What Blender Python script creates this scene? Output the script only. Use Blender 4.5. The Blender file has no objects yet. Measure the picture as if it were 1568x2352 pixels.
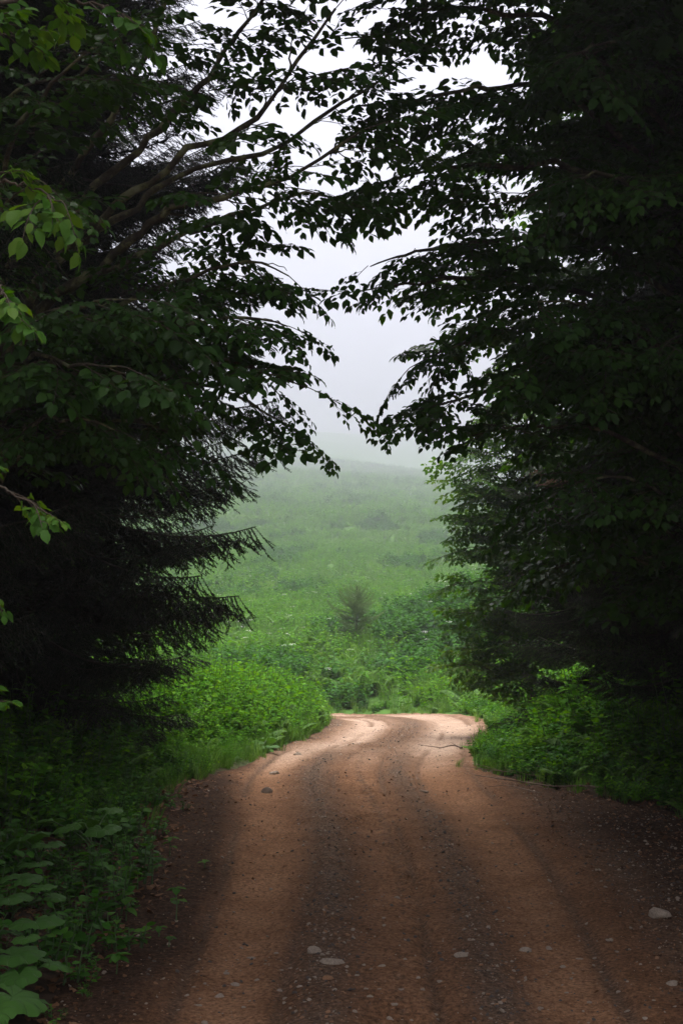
import bpy, math, random
import numpy as np
from mathutils import Vector, Matrix, Euler

random.seed(7)
rng = np.random.default_rng(7)
scene = bpy.context.scene

# ------------------------------------------------------------------ camera, light, exposure
H = 2.0                      # lens height above the track
FPX = 3267.0                 # focal length in pixels of a 1568 x 2352 picture
PITCH = math.atan(94 / FPX)
cam_d = bpy.data.cameras.new('camera')
cam = bpy.data.objects.new('camera', cam_d)
scene.collection.objects.link(cam)
cam.location = (0, 0, H)
cam.rotation_euler = (math.pi / 2 + PITCH, 0, 0)
cam_d.sensor_fit = 'VERTICAL'
cam_d.sensor_height = 36.0
cam_d.lens = 36.0 * FPX / 2352
cam_d.clip_start = 0.05
cam_d.clip_end = 3000
scene.camera = cam

SUN_EL, SUN_AZ = math.radians(76), math.radians(20)     # azimuth from +Y (straight ahead)
world = bpy.data.worlds.new('World')
scene.world = world
world.use_nodes = True
nt = world.node_tree
nt.nodes.clear()
sky = nt.nodes.new('ShaderNodeTexSky')
sky.sky_type = 'NISHITA'
sky.sun_disc = False
sky.sun_elevation = SUN_EL
sky.sun_rotation = SUN_AZ
sky.dust_density = 1.5
sky.air_density = 1.0
hs = nt.nodes.new('ShaderNodeHueSaturation')
hs.inputs['Saturation'].default_value = 0.25
bg = nt.nodes.new('ShaderNodeBackground')
bg.inputs['Strength'].default_value = 0.052
wo = nt.nodes.new('ShaderNodeOutputWorld')
nt.links.new(sky.outputs[0], hs.inputs['Color'])
nt.links.new(hs.outputs[0], bg.inputs['Color'])
nt.links.new(bg.outputs[0], wo.inputs['Surface'])

sun_d = bpy.data.lights.new('sun', 'SUN')
sun_d.energy = 2.9
sun_d.angle = math.radians(60)
sun_d.color = (1.0, 0.97, 0.91)
sun = bpy.data.objects.new('sun', sun_d)
scene.collection.objects.link(sun)
sd = Vector((math.sin(SUN_AZ) * math.cos(SUN_EL), math.cos(SUN_AZ) * math.cos(SUN_EL), math.sin(SUN_EL)))
sun.rotation_euler = sd.to_track_quat('Z', 'Y').to_euler()

vs = scene.view_settings
vs.view_transform = 'Standard'
vs.look = 'None'
vs.gamma = 1.0
vs.use_curve_mapping = False
vs.exposure = 2.07
cy = scene.cycles
cy.max_bounces = 10
cy.diffuse_bounces = 4
cy.glossy_bounces = 2
cy.transmission_bounces = 4
cy.volume_bounces = 5
cy.use_denoising = True
try:
    cy.denoiser = 'OPENIMAGEDENOISE'
    cy.denoising_prefilter = 'ACCURATE'
except Exception:
    pass
HAZE_DENSITY = 0.0026

# ------------------------------------------------------------------ helpers
def P(px, py, Y):
    """point seen at pixel (px, py) of the 1568 x 2352 photograph at ground distance Y"""
    dx, dy = (px - 784) / FPX, (1176 - py) / FPX
    c, s = math.cos(PITCH), math.sin(PITCH)
    ry, rz = c - s * dy, s + c * dy
    k = Y / ry
    return np.array((dx * k, Y, H + rz * k))


def link(o, parent=None):
    scene.collection.objects.link(o)
    if parent is not None:
        o.parent = parent
    return o


def tag(o, label=None, cat=None, group=None, kind=None):
    if label: o['label'] = label
    if cat: o['category'] = cat
    if group: o['group'] = group
    if kind: o['kind'] = kind
    return o


def thing(name, loc, label, cat, group=None):
    o = bpy.data.objects.new(name, None)
    o.empty_display_size = 0.2
    link(o)
    o.location = tuple(float(v) for v in loc)
    return tag(o, label, cat, group)


class MB:
    """collects vertices and triangles with a material slot each"""
    def __init__(self):
        self.v, self.f, self.m, self.n = [], [], [], 0

    def add(self, v, f, m=0):
        v = np.asarray(v, float); f = np.asarray(f, np.int64)
        self.v.append(v); self.f.append(f + self.n); self.m.append(np.full(len(f), m, np.int32))
        self.n += len(v)

    def tube(self, pts, radii, m=0, sides=5):
        pts = np.asarray(pts, float); k = len(pts)
        if np.isscalar(radii): radii = np.full(k, radii)
        d = np.gradient(pts, axis=0)
        d /= np.linalg.norm(d, axis=1)[:, None] + 1e-9
        ref = np.array((0.0, 0.0, 1.0)) if abs(d[:, 2]).mean() < 0.8 else np.array((1.0, 0.0, 0.0))
        a = np.cross(d, ref); a /= np.linalg.norm(a, axis=1)[:, None] + 1e-9
        b = np.cross(a, d)
        ang = np.arange(sides) * 2 * math.pi / sides
        ring = (a[:, None, :] * np.cos(ang)[None, :, None] + b[:, None, :] * np.sin(ang)[None, :, None]) * np.asarray(radii)[:, None, None]
        v = (pts[:, None, :] + ring).reshape(-1, 3)
        i = np.arange(k - 1)[:, None] * sides; j = np.arange(sides)[None, :]; jn = (j + 1) % sides
        q0, q1, q2, q3 = (i + j).ravel(), (i + jn).ravel(), (i + sides + jn).ravel(), (i + sides + j).ravel()
        f = np.concatenate([np.stack([q0, q1, q2], 1), np.stack([q0, q2, q3], 1)])
        self.add(v, f, m)

    def mesh(self, name, mats, smooth=True):
        v = np.concatenate(self.v); f = np.concatenate(self.f); mi = np.concatenate(self.m)
        return raw_mesh(name, v, f, mats, mi, smooth)


def raw_mesh(name, v, f, mats, mi=None, smooth=True):
    me = bpy.data.meshes.new(name)
    nv, nf = len(v), len(f)
    k = f.shape[1]
    me.vertices.add(nv); me.loops.add(nf * k); me.polygons.add(nf)
    me.vertices.foreach_set('co', np.ascontiguousarray(v, np.float32).ravel())
    me.loops.foreach_set('vertex_index', np.ascontiguousarray(f, np.int32).ravel())
    me.polygons.foreach_set('loop_start', np.arange(0, nf * k, k, dtype=np.int32))
    me.polygons.foreach_set('loop_total', np.full(nf, k, np.int32))
    for m in mats: me.materials.append(m)
    if mi is not None: me.polygons.foreach_set('material_index', np.ascontiguousarray(mi, np.int32))
    me.polygons.foreach_set('use_smooth', np.full(nf, smooth))
    me.update(calc_edges=True)
    me.validate()
    return me


def frame(x, z):
    """rotation matrix whose columns are: x direction, y, z near the given normal"""
    x = np.asarray(x, float); x = x / (np.linalg.norm(x) + 1e-9)
    z = np.asarray(z, float); z = z - x * (x @ z); z = z / (np.linalg.norm(z) + 1e-9)
    return np.stack([x, np.cross(z, x), z], 1)


def rot(axis, a):
    return np.array(Matrix.Rotation(a, 3, Vector(axis)))


def mat4(R, t, s=1.0):
    M = np.eye(4); M[:3, :3] = R * s; M[:3, 3] = t
    return Matrix(M.tolist())


def value_noise(x, y, seed=0):
    x = np.asarray(x, float); y = np.asarray(y, float)
    xi, yi = np.floor(x).astype(np.int64), np.floor(y).astype(np.int64)
    fx, fy = x - xi, y - yi
    fx, fy = fx * fx * (3 - 2 * fx), fy * fy * (3 - 2 * fy)
    def h(a, b):
        n = (a * 374761393 + b * 668265263 + seed * 974711) & 0xffffffff
        n = ((n ^ (n >> 13)) * 1274126177) & 0xffffffff
        n = n ^ (n >> 16)
        return (n & 0xffff) / 65535.0
    return (h(xi, yi) * (1 - fx) + h(xi + 1, yi) * fx) * (1 - fy) + (h(xi, yi + 1) * (1 - fx) + h(xi + 1, yi + 1) * fx) * fy


def fbm(x, y, octaves=4, seed=0):
    s, a, t = 0.0, 1.0, 0.0
    for o in range(octaves):
        s = s + a * value_noise(x * 2 ** o, y * 2 ** o, seed + o * 17); t += a; a *= 0.5
    return s / t - 0.5


def sstep(a, b, x):
    t = np.clip((x - a) / (b - a), 0, 1)
    return t * t * (3 - 2 * t)


LIB = {}
def library(name, meshes):
    """source objects for scatter stuff, kept in a collection outside the scene"""
    c = bpy.data.collections.new(name)
    for i, me in enumerate(meshes):
        o = bpy.data.objects.new('%s_%02d' % (name, i), me); c.objects.link(o)
    LIB[name] = c
    return c


def scatter(name, pts, eulers, scales, idx, coll, parent=None, label=None):
    """one stuff object that sets copies of the library meshes on its points"""
    me = bpy.data.meshes.new(name)
    n = len(pts)
    me.vertices.add(n)
    me.vertices.foreach_set('co', np.ascontiguousarray(pts, np.float32).ravel())
    a = me.attributes.new('turn', 'FLOAT_VECTOR', 'POINT'); a.data.foreach_set('vector', np.ascontiguousarray(eulers, np.float32).ravel())
    sc = np.asarray(scales, np.float32)
    if sc.ndim == 1: sc = np.repeat(sc[:, None], 3, 1)
    a = me.attributes.new('size', 'FLOAT_VECTOR', 'POINT'); a.data.foreach_set('vector', np.ascontiguousarray(sc).ravel())
    a = me.attributes.new('pick', 'INT', 'POINT'); a.data.foreach_set('value', np.ascontiguousarray(idx, np.int32))
    o = link(bpy.data.objects.new(name, me), parent)
    ng = bpy.data.node_groups.new(name, 'GeometryNodeTree')
    ng.interface.new_socket('Geometry', in_out='INPUT', socket_type='NodeSocketGeometry')
    ng.interface.new_socket('Geometry', in_out='OUTPUT', socket_type='NodeSocketGeometry')
    N, L = ng.nodes.new, ng.links.new
    gi, go = N('NodeGroupInput'), N('NodeGroupOutput')
    m2p = N('GeometryNodeMeshToPoints')
    ci = N('GeometryNodeCollectionInfo'); ci.inputs['Collection'].default_value = coll
    ci.inputs['Separate Children'].default_value = True; ci.inputs['Reset Children'].default_value = True
    iop = N('GeometryNodeInstanceOnPoints'); iop.inputs['Pick Instance'].default_value = True
    def attr(nm, t):
        q = N('GeometryNodeInputNamedAttribute'); q.data_type = t; q.inputs['Name'].default_value = nm
        return [s for s in q.outputs if s.enabled and s.name == 'Attribute'][0]
    L(gi.outputs[0], m2p.inputs['Mesh']); L(m2p.outputs[0], iop.inputs['Points'])
    L(ci.outputs[0], iop.inputs['Instance'])
    L(attr('pick', 'INT'), iop.inputs['Instance Index'])
    e2r = N('FunctionNodeEulerToRotation')
    L(attr('turn', 'FLOAT_VECTOR'), e2r.inputs[0]); L(e2r.outputs[0], iop.inputs['Rotation'])
    L(attr('size', 'FLOAT_VECTOR'), iop.inputs['Scale'])
    L(iop.outputs[0], go.inputs[0])
    md = o.modifiers.new('scatter', 'NODES'); md.node_group = ng
    return tag(o, label, None, None, 'stuff')

# ------------------------------------------------------------------ materials
def new_mat(name):
    m = bpy.data.materials.new(name); m.use_nodes = True
    m.node_tree.nodes.clear()
    return m, m.node_tree.nodes.new, m.node_tree.links.new


def leaf_mat(name, base, light, trans=0.3, rough=0.42, vary=0.35, spec=0.5, back=None):
    m, N, L = new_mat(name)
    geo = N('ShaderNodeNewGeometry'); oi = N('ShaderNodeObjectInfo')
    add = N('ShaderNodeMath'); add.operation = 'ADD'; L(geo.outputs['Random Per Island'], add.inputs[0]); L(oi.outputs['Random'], add.inputs[1])
    half = N('ShaderNodeMath'); half.operation = 'MULTIPLY'; half.inputs[1].default_value = 0.5; L(add.outputs[0], half.inputs[0])
    ramp = N('ShaderNodeValToRGB'); L(half.outputs[0], ramp.inputs[0])
    b = np.array(base); l = np.array(light)
    ramp.color_ramp.elements[0].position = 0.15; ramp.color_ramp.elements[0].color = (*(b * (1 - vary)), 1)
    ramp.color_ramp.elements[1].position = 0.9; ramp.color_ramp.elements[1].color = (*l, 1)
    e = ramp.color_ramp.elements.new(0.5); e.color = (*b, 1)
    p = N('ShaderNodeBsdfPrincipled'); L(ramp.outputs[0], p.inputs['Base Color'])
    p.inputs['Roughness'].default_value = rough; p.inputs['Specular IOR Level'].default_value = spec
    t = N('ShaderNodeBsdfTranslucent')
    hsv = N('ShaderNodeHueSaturation'); hsv.inputs['Hue'].default_value = 0.485; hsv.inputs['Saturation'].default_value = 1.15; hsv.inputs['Value'].default_value = 1.25
    L(ramp.outputs[0], hsv.inputs['Color']); L(hsv.outputs[0], t.inputs['Color'])
    mx = N('ShaderNodeMixShader'); mx.inputs[0].default_value = trans
    L(p.outputs[0], mx.inputs[1]); L(t.outputs[0], mx.inputs[2])
    o = N('ShaderNodeOutputMaterial'); L(mx.outputs[0], o.inputs['Surface'])
    return m


def noise_mat(name, stops, scale=8.0, rough=0.9, bump=0.3, bump_scale=None, detail=6.0, stretch=(1, 1, 1), spec=0.3, coord='Object', dist=0.01):
    m, N, L = new_mat(name)
    tc = N('ShaderNodeTexCoord'); mp = N('ShaderNodeMapping'); mp.inputs['Scale'].default_value = stretch
    L(tc.outputs[coord], mp.inputs[0])
    n = N('ShaderNodeTexNoise'); n.inputs['Scale'].default_value = scale; n.inputs['Detail'].default_value = detail; n.inputs['Roughness'].default_value = 0.65
    L(mp.outputs[0], n.inputs['Vector'])
    r = N('ShaderNodeValToRGB'); L(n.outputs['Fac'], r.inputs[0])
    r.color_ramp.elements[0].position, r.color_ramp.elements[1].position = stops[0][0], stops[-1][0]
    r.color_ramp.elements[0].color, r.color_ramp.elements[1].color = (*stops[0][1], 1), (*stops[-1][1], 1)
    for pos, c in stops[1:-1]:
        e = r.color_ramp.elements.new(pos); e.color = (*c, 1)
    p = N('ShaderNodeBsdfPrincipled'); L(r.outputs[0], p.inputs['Base Color'])
    p.inputs['Roughness'].default_value = rough; p.inputs['Specular IOR Level'].default_value = spec
    if bump:
        n2 = N('ShaderNodeTexNoise'); n2.inputs['Scale'].default_value = bump_scale or scale * 4; n2.inputs['Detail'].default_value = 8
        L(mp.outputs[0], n2.inputs['Vector'])
        bp = N('ShaderNodeBump'); bp.inputs['Strength'].default_value = bump; bp.inputs['Distance'].default_value = dist
        L(n2.outputs['Fac'], bp.inputs['Height']); L(bp.outputs[0], p.inputs['Normal'])
    o = N('ShaderNodeOutputMaterial'); L(p.outputs[0], o.inputs['Surface'])
    return m

M_beech = leaf_mat('beech_leaf', (0.03, 0.088, 0.010), (0.048, 0.122, 0.014), 0.45, 0.45, spec=0.28)
M_young = leaf_mat('young_beech_leaf', (0.05, 0.14, 0.014), (0.10, 0.19, 0.02), 0.42, 0.5, spec=0.14)
M_bur = leaf_mat('butterbur_leaf', (0.045, 0.13, 0.022), (0.06, 0.155, 0.028), 0.25, 0.65, 0.2, spec=0.1)
M_herb = leaf_mat('herb_leaf', (0.045, 0.15, 0.014), (0.085, 0.21, 0.022), 0.35, 0.6, spec=0.12)
M_meadow = leaf_mat('meadow_leaf', (0.066, 0.21, 0.009), (0.135, 0.30, 0.015), 0.38, 0.65, spec=0.05)
M_grass = leaf_mat('grass_blade', (0.085, 0.19, 0.035), (0.15, 0.26, 0.06), 0.35, 0.6, spec=0.1)
M_nettle = leaf_mat('nettle_leaf', (0.03, 0.12, 0.010), (0.05, 0.165, 0.014), 0.35, 0.6, spec=0.08)
M_fern = leaf_mat('fern_leaf', (0.09, 0.20, 0.035), (0.14, 0.26, 0.05), 0.4, 0.6, spec=0.1)
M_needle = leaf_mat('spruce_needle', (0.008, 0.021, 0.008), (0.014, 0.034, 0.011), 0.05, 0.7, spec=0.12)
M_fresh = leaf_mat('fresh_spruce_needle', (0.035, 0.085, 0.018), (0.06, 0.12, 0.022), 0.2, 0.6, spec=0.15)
M_soft = leaf_mat('soft_needle', (0.13, 0.21, 0.065), (0.16, 0.25, 0.08), 0.4, 0.7, spec=0.1)
M_dead = leaf_mat('dead_needle', (0.11, 0.045, 0.018), (0.17, 0.075, 0.03), 0.1, 0.8, spec=0.15)
M_litter = leaf_mat('dead_leaf', (0.13, 0.06, 0.028), (0.26, 0.14, 0.075), 0.1, 0.75, spec=0.2)
M_bark = noise_mat('bark', [(0.3, (0.035, 0.028, 0.022)), (0.7, (0.085, 0.07, 0.055))], 14, 0.9, 0.6, 40, stretch=(1, 1, 0.3))
M_mossy = noise_mat('mossy_bark', [(0.36, (0.035, 0.026, 0.018)), (0.5, (0.06, 0.05, 0.03)), (0.56, (0.12, 0.12, 0.05)), (0.7, (0.20, 0.20, 0.12))], 9, 0.95, 0.8, 60)
M_twig = noise_mat('twig_bark', [(0.3, (0.04, 0.03, 0.022)), (0.7, (0.09, 0.065, 0.045))], 20, 0.85, 0.0)
M_stalk = noise_mat('stalk', [(0.3, (0.05, 0.09, 0.03)), (0.7, (0.08, 0.13, 0.045))], 20, 0.6, 0.0)
M_stick = noise_mat('dry_stick', [(0.3, (0.10, 0.065, 0.045)), (0.7, (0.22, 0.16, 0.12))], 20, 0.85, 0.3, stretch=(1, 1, 1))
M_stone = noise_mat('pale_stone', [(0.3, (0.20, 0.15, 0.11)), (0.7, (0.42, 0.33, 0.26))], 14, 0.8, 0.5, 50)
M_stone_o = noise_mat('ochre_stone', [(0.3, (0.22, 0.11, 0.06)), (0.7, (0.36, 0.19, 0.10))], 14, 0.8, 0.5, 50)
M_stone_d = noise_mat('dark_stone', [(0.3, (0.05, 0.04, 0.035)), (0.7, (0.12, 0.095, 0.08))], 14, 0.75, 0.5, 50)
M_flower = leaf_mat('white_petal', (0.7, 0.7, 0.66), (0.8, 0.8, 0.76), 0.2, 0.6, 0.1)

# ------------------------------------------------------------------ terrain
CL = np.array([(0.27, -60), (0.27, 0), (0.27, 6), (0.36, 9), (0.2, 11.6), (0.08, 13.6), (0.2, 15.6), (0.55, 18), (0.92, 20.6), (1.04, 22.8), (0.86, 24.8), (0.1, 26.3), (-1.1, 27.3), (-3.2, 27.9), (-8, 28.3), (-20, 28.8)], float)
def dense_line(pts, n):
    pts = np.asarray(pts, float)
    t = np.concatenate([[0], np.cumsum(np.linalg.norm(np.diff(pts, axis=0), axis=1))])
    s = np.linspace(0, t[-1], n)
    q = np.stack([np.interp(s, t, pts[:, i]) for i in range(pts.shape[1])], 1)
    k = np.ones(9) / 9
    w = q.copy()
    for _ in range(3):
        pad = np.concatenate([np.repeat(w[:1], 4, 0), w, np.repeat(w[-1:], 4, 0)])
        w = np.stack([np.convolve(pad[:, i], k, 'valid') for i in range(pts.shape[1])], 1)
        w[0], w[-1] = pts[0], pts[-1]
    return w
CLD = dense_line(CL, 600)
CLD = CLD[CLD[:, 1] > -8]

def road_u(x, y):
    """signed distance from the road's middle line (right is positive) and the y of the nearest point of it"""
    sh = np.shape(x); x = np.ravel(x).astype(float); y = np.ravel(y).astype(float)
    u = np.empty(len(x)); yy = np.empty(len(x))
    T = np.gradient(CLD, axis=0); T /= np.linalg.norm(T, axis=1)[:, None]
    for a in range(0, len(x), 20000):
        X, Y = x[a:a + 20000], y[a:a + 20000]
        d2 = (X[:, None] - CLD[None, :, 0]) ** 2 + (Y[:, None] - CLD[None, :, 1]) ** 2
        i = d2.argmin(1)
        cr = T[i, 1] * (X - CLD[i, 0]) - T[i, 0] * (Y - CLD[i, 1])
        u[a:a + 20000] = np.sqrt(d2[np.arange(len(X)), i]) * np.where(cr >= 0, 1, -1)
        yy[a:a + 20000] = CLD[i, 1]
    return u.reshape(sh), yy.reshape(sh)

PY = np.array([-80, 0, 11, 13, 16, 19, 22, 26, 29, 33, 38, 44, 50, 64, 82, 115, 140, 215, 360, 680, 1000, 1300], float)
PZ = np.array([0.0, 0, 0, -0.03, -0.2, -0.44, -0.65, -0.94, -1.1, -0.98, -0.7, -0.42, -0.05, 0.45, 1.3, 2.9, 5.0, 9.9, 20.7, 47.8, 82, 104], float)
_yy = np.linspace(-80, 1300, 13801); _zz = np.interp(_yy, PY, PZ)
_k = np.hanning(31); _k /= _k.sum()
_zz = np.convolve(np.pad(_zz, 15, mode='edge'), _k, 'valid')

def ul(y): return np.interp(y, [0, 6, 8, 10, 12.4, 14, 15.5, 19, 30], [-1.7, -1.55, -1.6, -1.75, -1.65, -1.15, -1.05, -1.15, -1.25])
def ur(y): return np.interp(y, [0, 8, 10, 11, 11.8, 12.6, 13.9, 16, 19, 30], [3.0, 2.85, 2.5, 2.3, 1.95, 1.5, 1.2, 1.2, 1.25, 1.25])

def ground_h(x, y, with_road=True):
    x = np.asarray(x, float); y = np.asarray(y, float)
    z = np.interp(y, _yy, _zz)
    far = sstep(30, 90, y)
    z = z + sstep(60, 420, y) * (0.055 * -x + 16.0 * fbm(x / 120 + 3.3, y / 300, 3, 13))
    z = z + far * 2.0 * fbm(x / 30, y / 60, 3, 5) + sstep(14, 30, y) * 0.35 * fbm(x / 5, y / 6, 3, 9)
    z = z + 1.95 * np.exp(-((x - 5.0) / 3.5) ** 2 - ((y - 39.5) / 5.5) ** 2)          # bank right of the bend
    z = z + 0.5 * np.exp(-((x + 9) / 6) ** 2 - ((y - 36) / 6) ** 2)
    u, yn = road_u(x, y)
    near = 1 - sstep(30, 40, y)
    L, R = ul(yn), ur(yn)
    z = z + near * (0.22 * sstep(0, 1.6, L - u) + 0.25 * sstep(0, 2.2, u - R)) * (1 - 0.6 * far)
    z = z + near * 0.5 * sstep(2, 8, L - u) * sstep(4, 12, y)
    if with_road:
        z = z - near * 0.2 * sstep(-0.12, 0.3, np.minimum(u - L, R - u))
    return z + 0.03 * near * fbm(x * 1.7, y * 1.7, 3, 3)

def gz(x, y):
    return float(ground_h(np.array([x]), np.array([y]), False)[0])

def grow(a, b, d0, k):
    out, p = [a], a
    while p < b:
        p += max(d0, k * (p - a)); out.append(p)
    return out

xs = np.array(grow(0, 430, 0.16, 0.045)); xs = np.concatenate([-xs[:0:-1], xs])
ys = np.concatenate([-np.array(grow(0, 46, 0.5, 0.1))[:0:-1], np.arange(0, 30, 0.2), np.array(grow(30, 1210, 0.3, 0.035))])
X, Y = np.meshgrid(xs, ys)
Z = ground_h(X, Y)
def grid_faces(ny, nx):
    i = np.arange(ny - 1)[:, None] * nx; j = np.arange(nx - 1)[None, :]
    a = (i + j).ravel()
    return np.stack([a, a + 1, a + nx + 1, a + nx], 1)

def ground_mat():
    m, N, L = new_mat('earth_and_turf')
    geo = N('ShaderNodeNewGeometry')
    at = N('ShaderNodeAttribute'); at.attribute_name = 'wood'
    n1 = N('ShaderNodeTexNoise'); n1.inputs['Scale'].default_value = 0.8; n1.inputs['Detail'].default_value = 9; n1.inputs['Roughness'].default_value = 0.7
    L(geo.outputs['Position'], n1.inputs['Vector'])
    r1 = N('ShaderNodeValToRGB'); L(n1.outputs['Fac'], r1.inputs[0])
    r1.color_ramp.elements[0].position, r1.color_ramp.elements[1].position = 0.35, 0.68
    r1.color_ramp.elements[0].color, r1.color_ramp.elements[1].color = (0.03, 0.075, 0.010, 1), (0.07, 0.16, 0.018, 1)
    n2 = N('ShaderNodeTexNoise'); n2.inputs['Scale'].default_value = 9; n2.inputs['Detail'].default_value = 8
    L(geo.outputs['Position'], n2.inputs['Vector'])
    r2 = N('ShaderNodeValToRGB'); L(n2.outputs['Fac'], r2.inputs[0])
    r2.color_ramp.elements[0].position, r2.color_ramp.elements[1].position = 0.35, 0.7
    r2.color_ramp.elements[0].color, r2.color_ramp.elements[1].color = (0.03, 0.018, 0.011, 1), (0.085, 0.05, 0.03, 1)
    mx = N('ShaderNodeMix'); mx.data_type = 'RGBA'
    L(at.outputs['Fac'], mx.inputs['Factor']); L(r1.outputs[0], mx.inputs['A']); L(r2.outputs[0], mx.inputs['B'])
    p = N('ShaderNodeBsdfPrincipled'); L(mx.outputs['Result'], p.inputs['Base Color']); p.inputs['Roughness'].default_value = 0.95; p.inputs['Specular IOR Level'].default_value = 0.2
    bp = N('ShaderNodeBump'); bp.inputs['Strength'].default_value = 0.7; bp.inputs['Distance'].default_value = 0.04; L(n2.outputs['Fac'], bp.inputs['Height']); L(bp.outputs[0], p.inputs['Normal'])
    o = N('ShaderNodeOutputMaterial'); L(p.outputs[0], o.inputs['Surface'])
    return m
me = raw_mesh('ground', np.stack([X.ravel(), Y.ravel(), Z.ravel()], 1), grid_faces(*X.shape), [ground_mat()])
wood = (1 - sstep(13.0, 16.5, Y.ravel() + 1.6 * fbm(X.ravel() / 2, Y.ravel() / 2, 2, 4)))
wood = np.maximum(wood, (1 - sstep(26, 32, Y.ravel())) * sstep(2.6, 3.6, np.abs(X.ravel() - 0.4)) * 0.9)
a = me.attributes.new('wood', 'FLOAT', 'POINT'); a.data.foreach_set('value', wood.astype(np.float32))
ground = tag(link(bpy.data.objects.new('ground', me)), kind='structure')

# ------------------------------------------------------------------ dirt road
def track_profile(u, y=0.0):
    """(compacted, loose gravel) across the road; the three lanes of the near stretch merge into two on the bend"""
    g = lambda c, w: np.exp(-((u - c) / w) ** 2)
    o = sstep(14.5, 18.0, y)
    comp = np.clip(g(-0.80, 0.24) + 0.85 * g(0.80, 0.27) + 0.55 * g(0.06, 0.25), 0, 1)
    loose = np.clip(g(-0.38, 0.15) + g(0.43, 0.12) + 0.8 * sstep(1.15, 1.5, u), 0, 1)
    comp2 = np.clip(1.2 * g(-0.55, 0.3) + 1.3 * g(0.72, 0.36), 0, 1)
    loose2 = np.clip(1.1 * g(0.06, 0.27) + g(-1.12, 0.2), 0, 1)
    return comp * (1 - o) + comp2 * o, loose * (1 - o) + loose2 * o

RUTS = ((-0.2, 0.03, 0.032, 0.3), (0.2, 0.03, 0.03, 1.0), (-0.5, 0.026, 0.04, 2.0), (0.58, 0.018, 0.03, 0.5), (1.05, 0.02, 0.04, 1.6), (0.02, 0.012, 0.02, 2.6), (-1.0, 0.016, 0.035, 0.9))
def road_disp(x, y, u, yn):
    comp, loose = track_profile(u + 0.08 * fbm(y / 2.5, u * 0 + 2.0, 2, 71), yn)
    d = -0.035 * comp + 0.012 * loose
    d += 0.05 * fbm(x / 0.9, y / 1.6, 3, 21) + 0.036 * fbm(x / 0.12, y / 0.13, 3, 31) * (1 - 0.6 * comp)
    # tyre lugs pressed into the middle and the fine ribs of the left track
    warp = 0.03 * fbm(x / 0.3, y / 0.3, 2, 41)
    lug = np.exp(-((u - 0.02) / 0.24) ** 2) * sstep(-0.1, 0.16, fbm(x / 0.7, y / 0.9, 2, 45))
    d += 0.013 * lug * np.sin((y + warp + 0.15 * np.abs(u - 0.05)) * 2 * math.pi / 0.083)
    rib = np.exp(-((u + 0.68) / 0.16) ** 2) * sstep(6.5, 8, y) * (1 - sstep(10, 13, y))
    d += 0.004 * rib * np.sin((u + 0.05 * np.sin(y * 0.7)) * 2 * math.pi / 0.045)
    for c0, amp, w, ph in RUTS:
        c = c0 + 0.07 * np.sin(y * 0.45 + ph)
        line = np.exp(-((u - c) / w) ** 2) * sstep(0.25, 0.6, value_noise(y * 0.7, u * 0 + ph, 51))
        d -= amp * line; loose = np.maximum(loose, 0.75 * line); comp = comp * (1 - 0.6 * line)  # rut lines also take the darker gravel colour
    comp = np.clip(comp - 0.22 * lug * (np.sin((y + warp + 0.15 * np.abs(u - 0.05)) * 2 * math.pi / 0.083) > 0.2), 0, 1)
    return d, comp, loose

ry = np.concatenate([np.arange(-6, 4.6, 0.25), np.array([])])
p, rows = 4.6, []
while p < 30.2:
    rows.append(p); p += 0.0032 * p
ry = np.concatenate([ry, rows])
rx = np.arange(-4.2, 4.0, 0.026)
X, Y = np.meshgrid(rx, ry)
u, yn = road_u(X, Y)
edge = np.minimum(u - ul(yn), ur(yn) - u) + 0.16 * fbm(X / 0.5, Y / 0.7, 3, 61)
disp, comp, loose = road_disp(X, Y, u, yn)
base = ground_h(X, Y, False)
Zr = base + disp - 0.02 - 0.09 * (1 - sstep(-0.25, 0.05, edge))
keep = (edge > -0.26)
F = grid_faces(*X.shape)
F = F[keep.ravel()[F].all(1)]
used = np.unique(F); remap = np.full(X.size, -1); remap[used] = np.arange(len(used))
me_v = np.stack([X.ravel(), Y.ravel(), Zr.ravel()], 1)[used]

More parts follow.
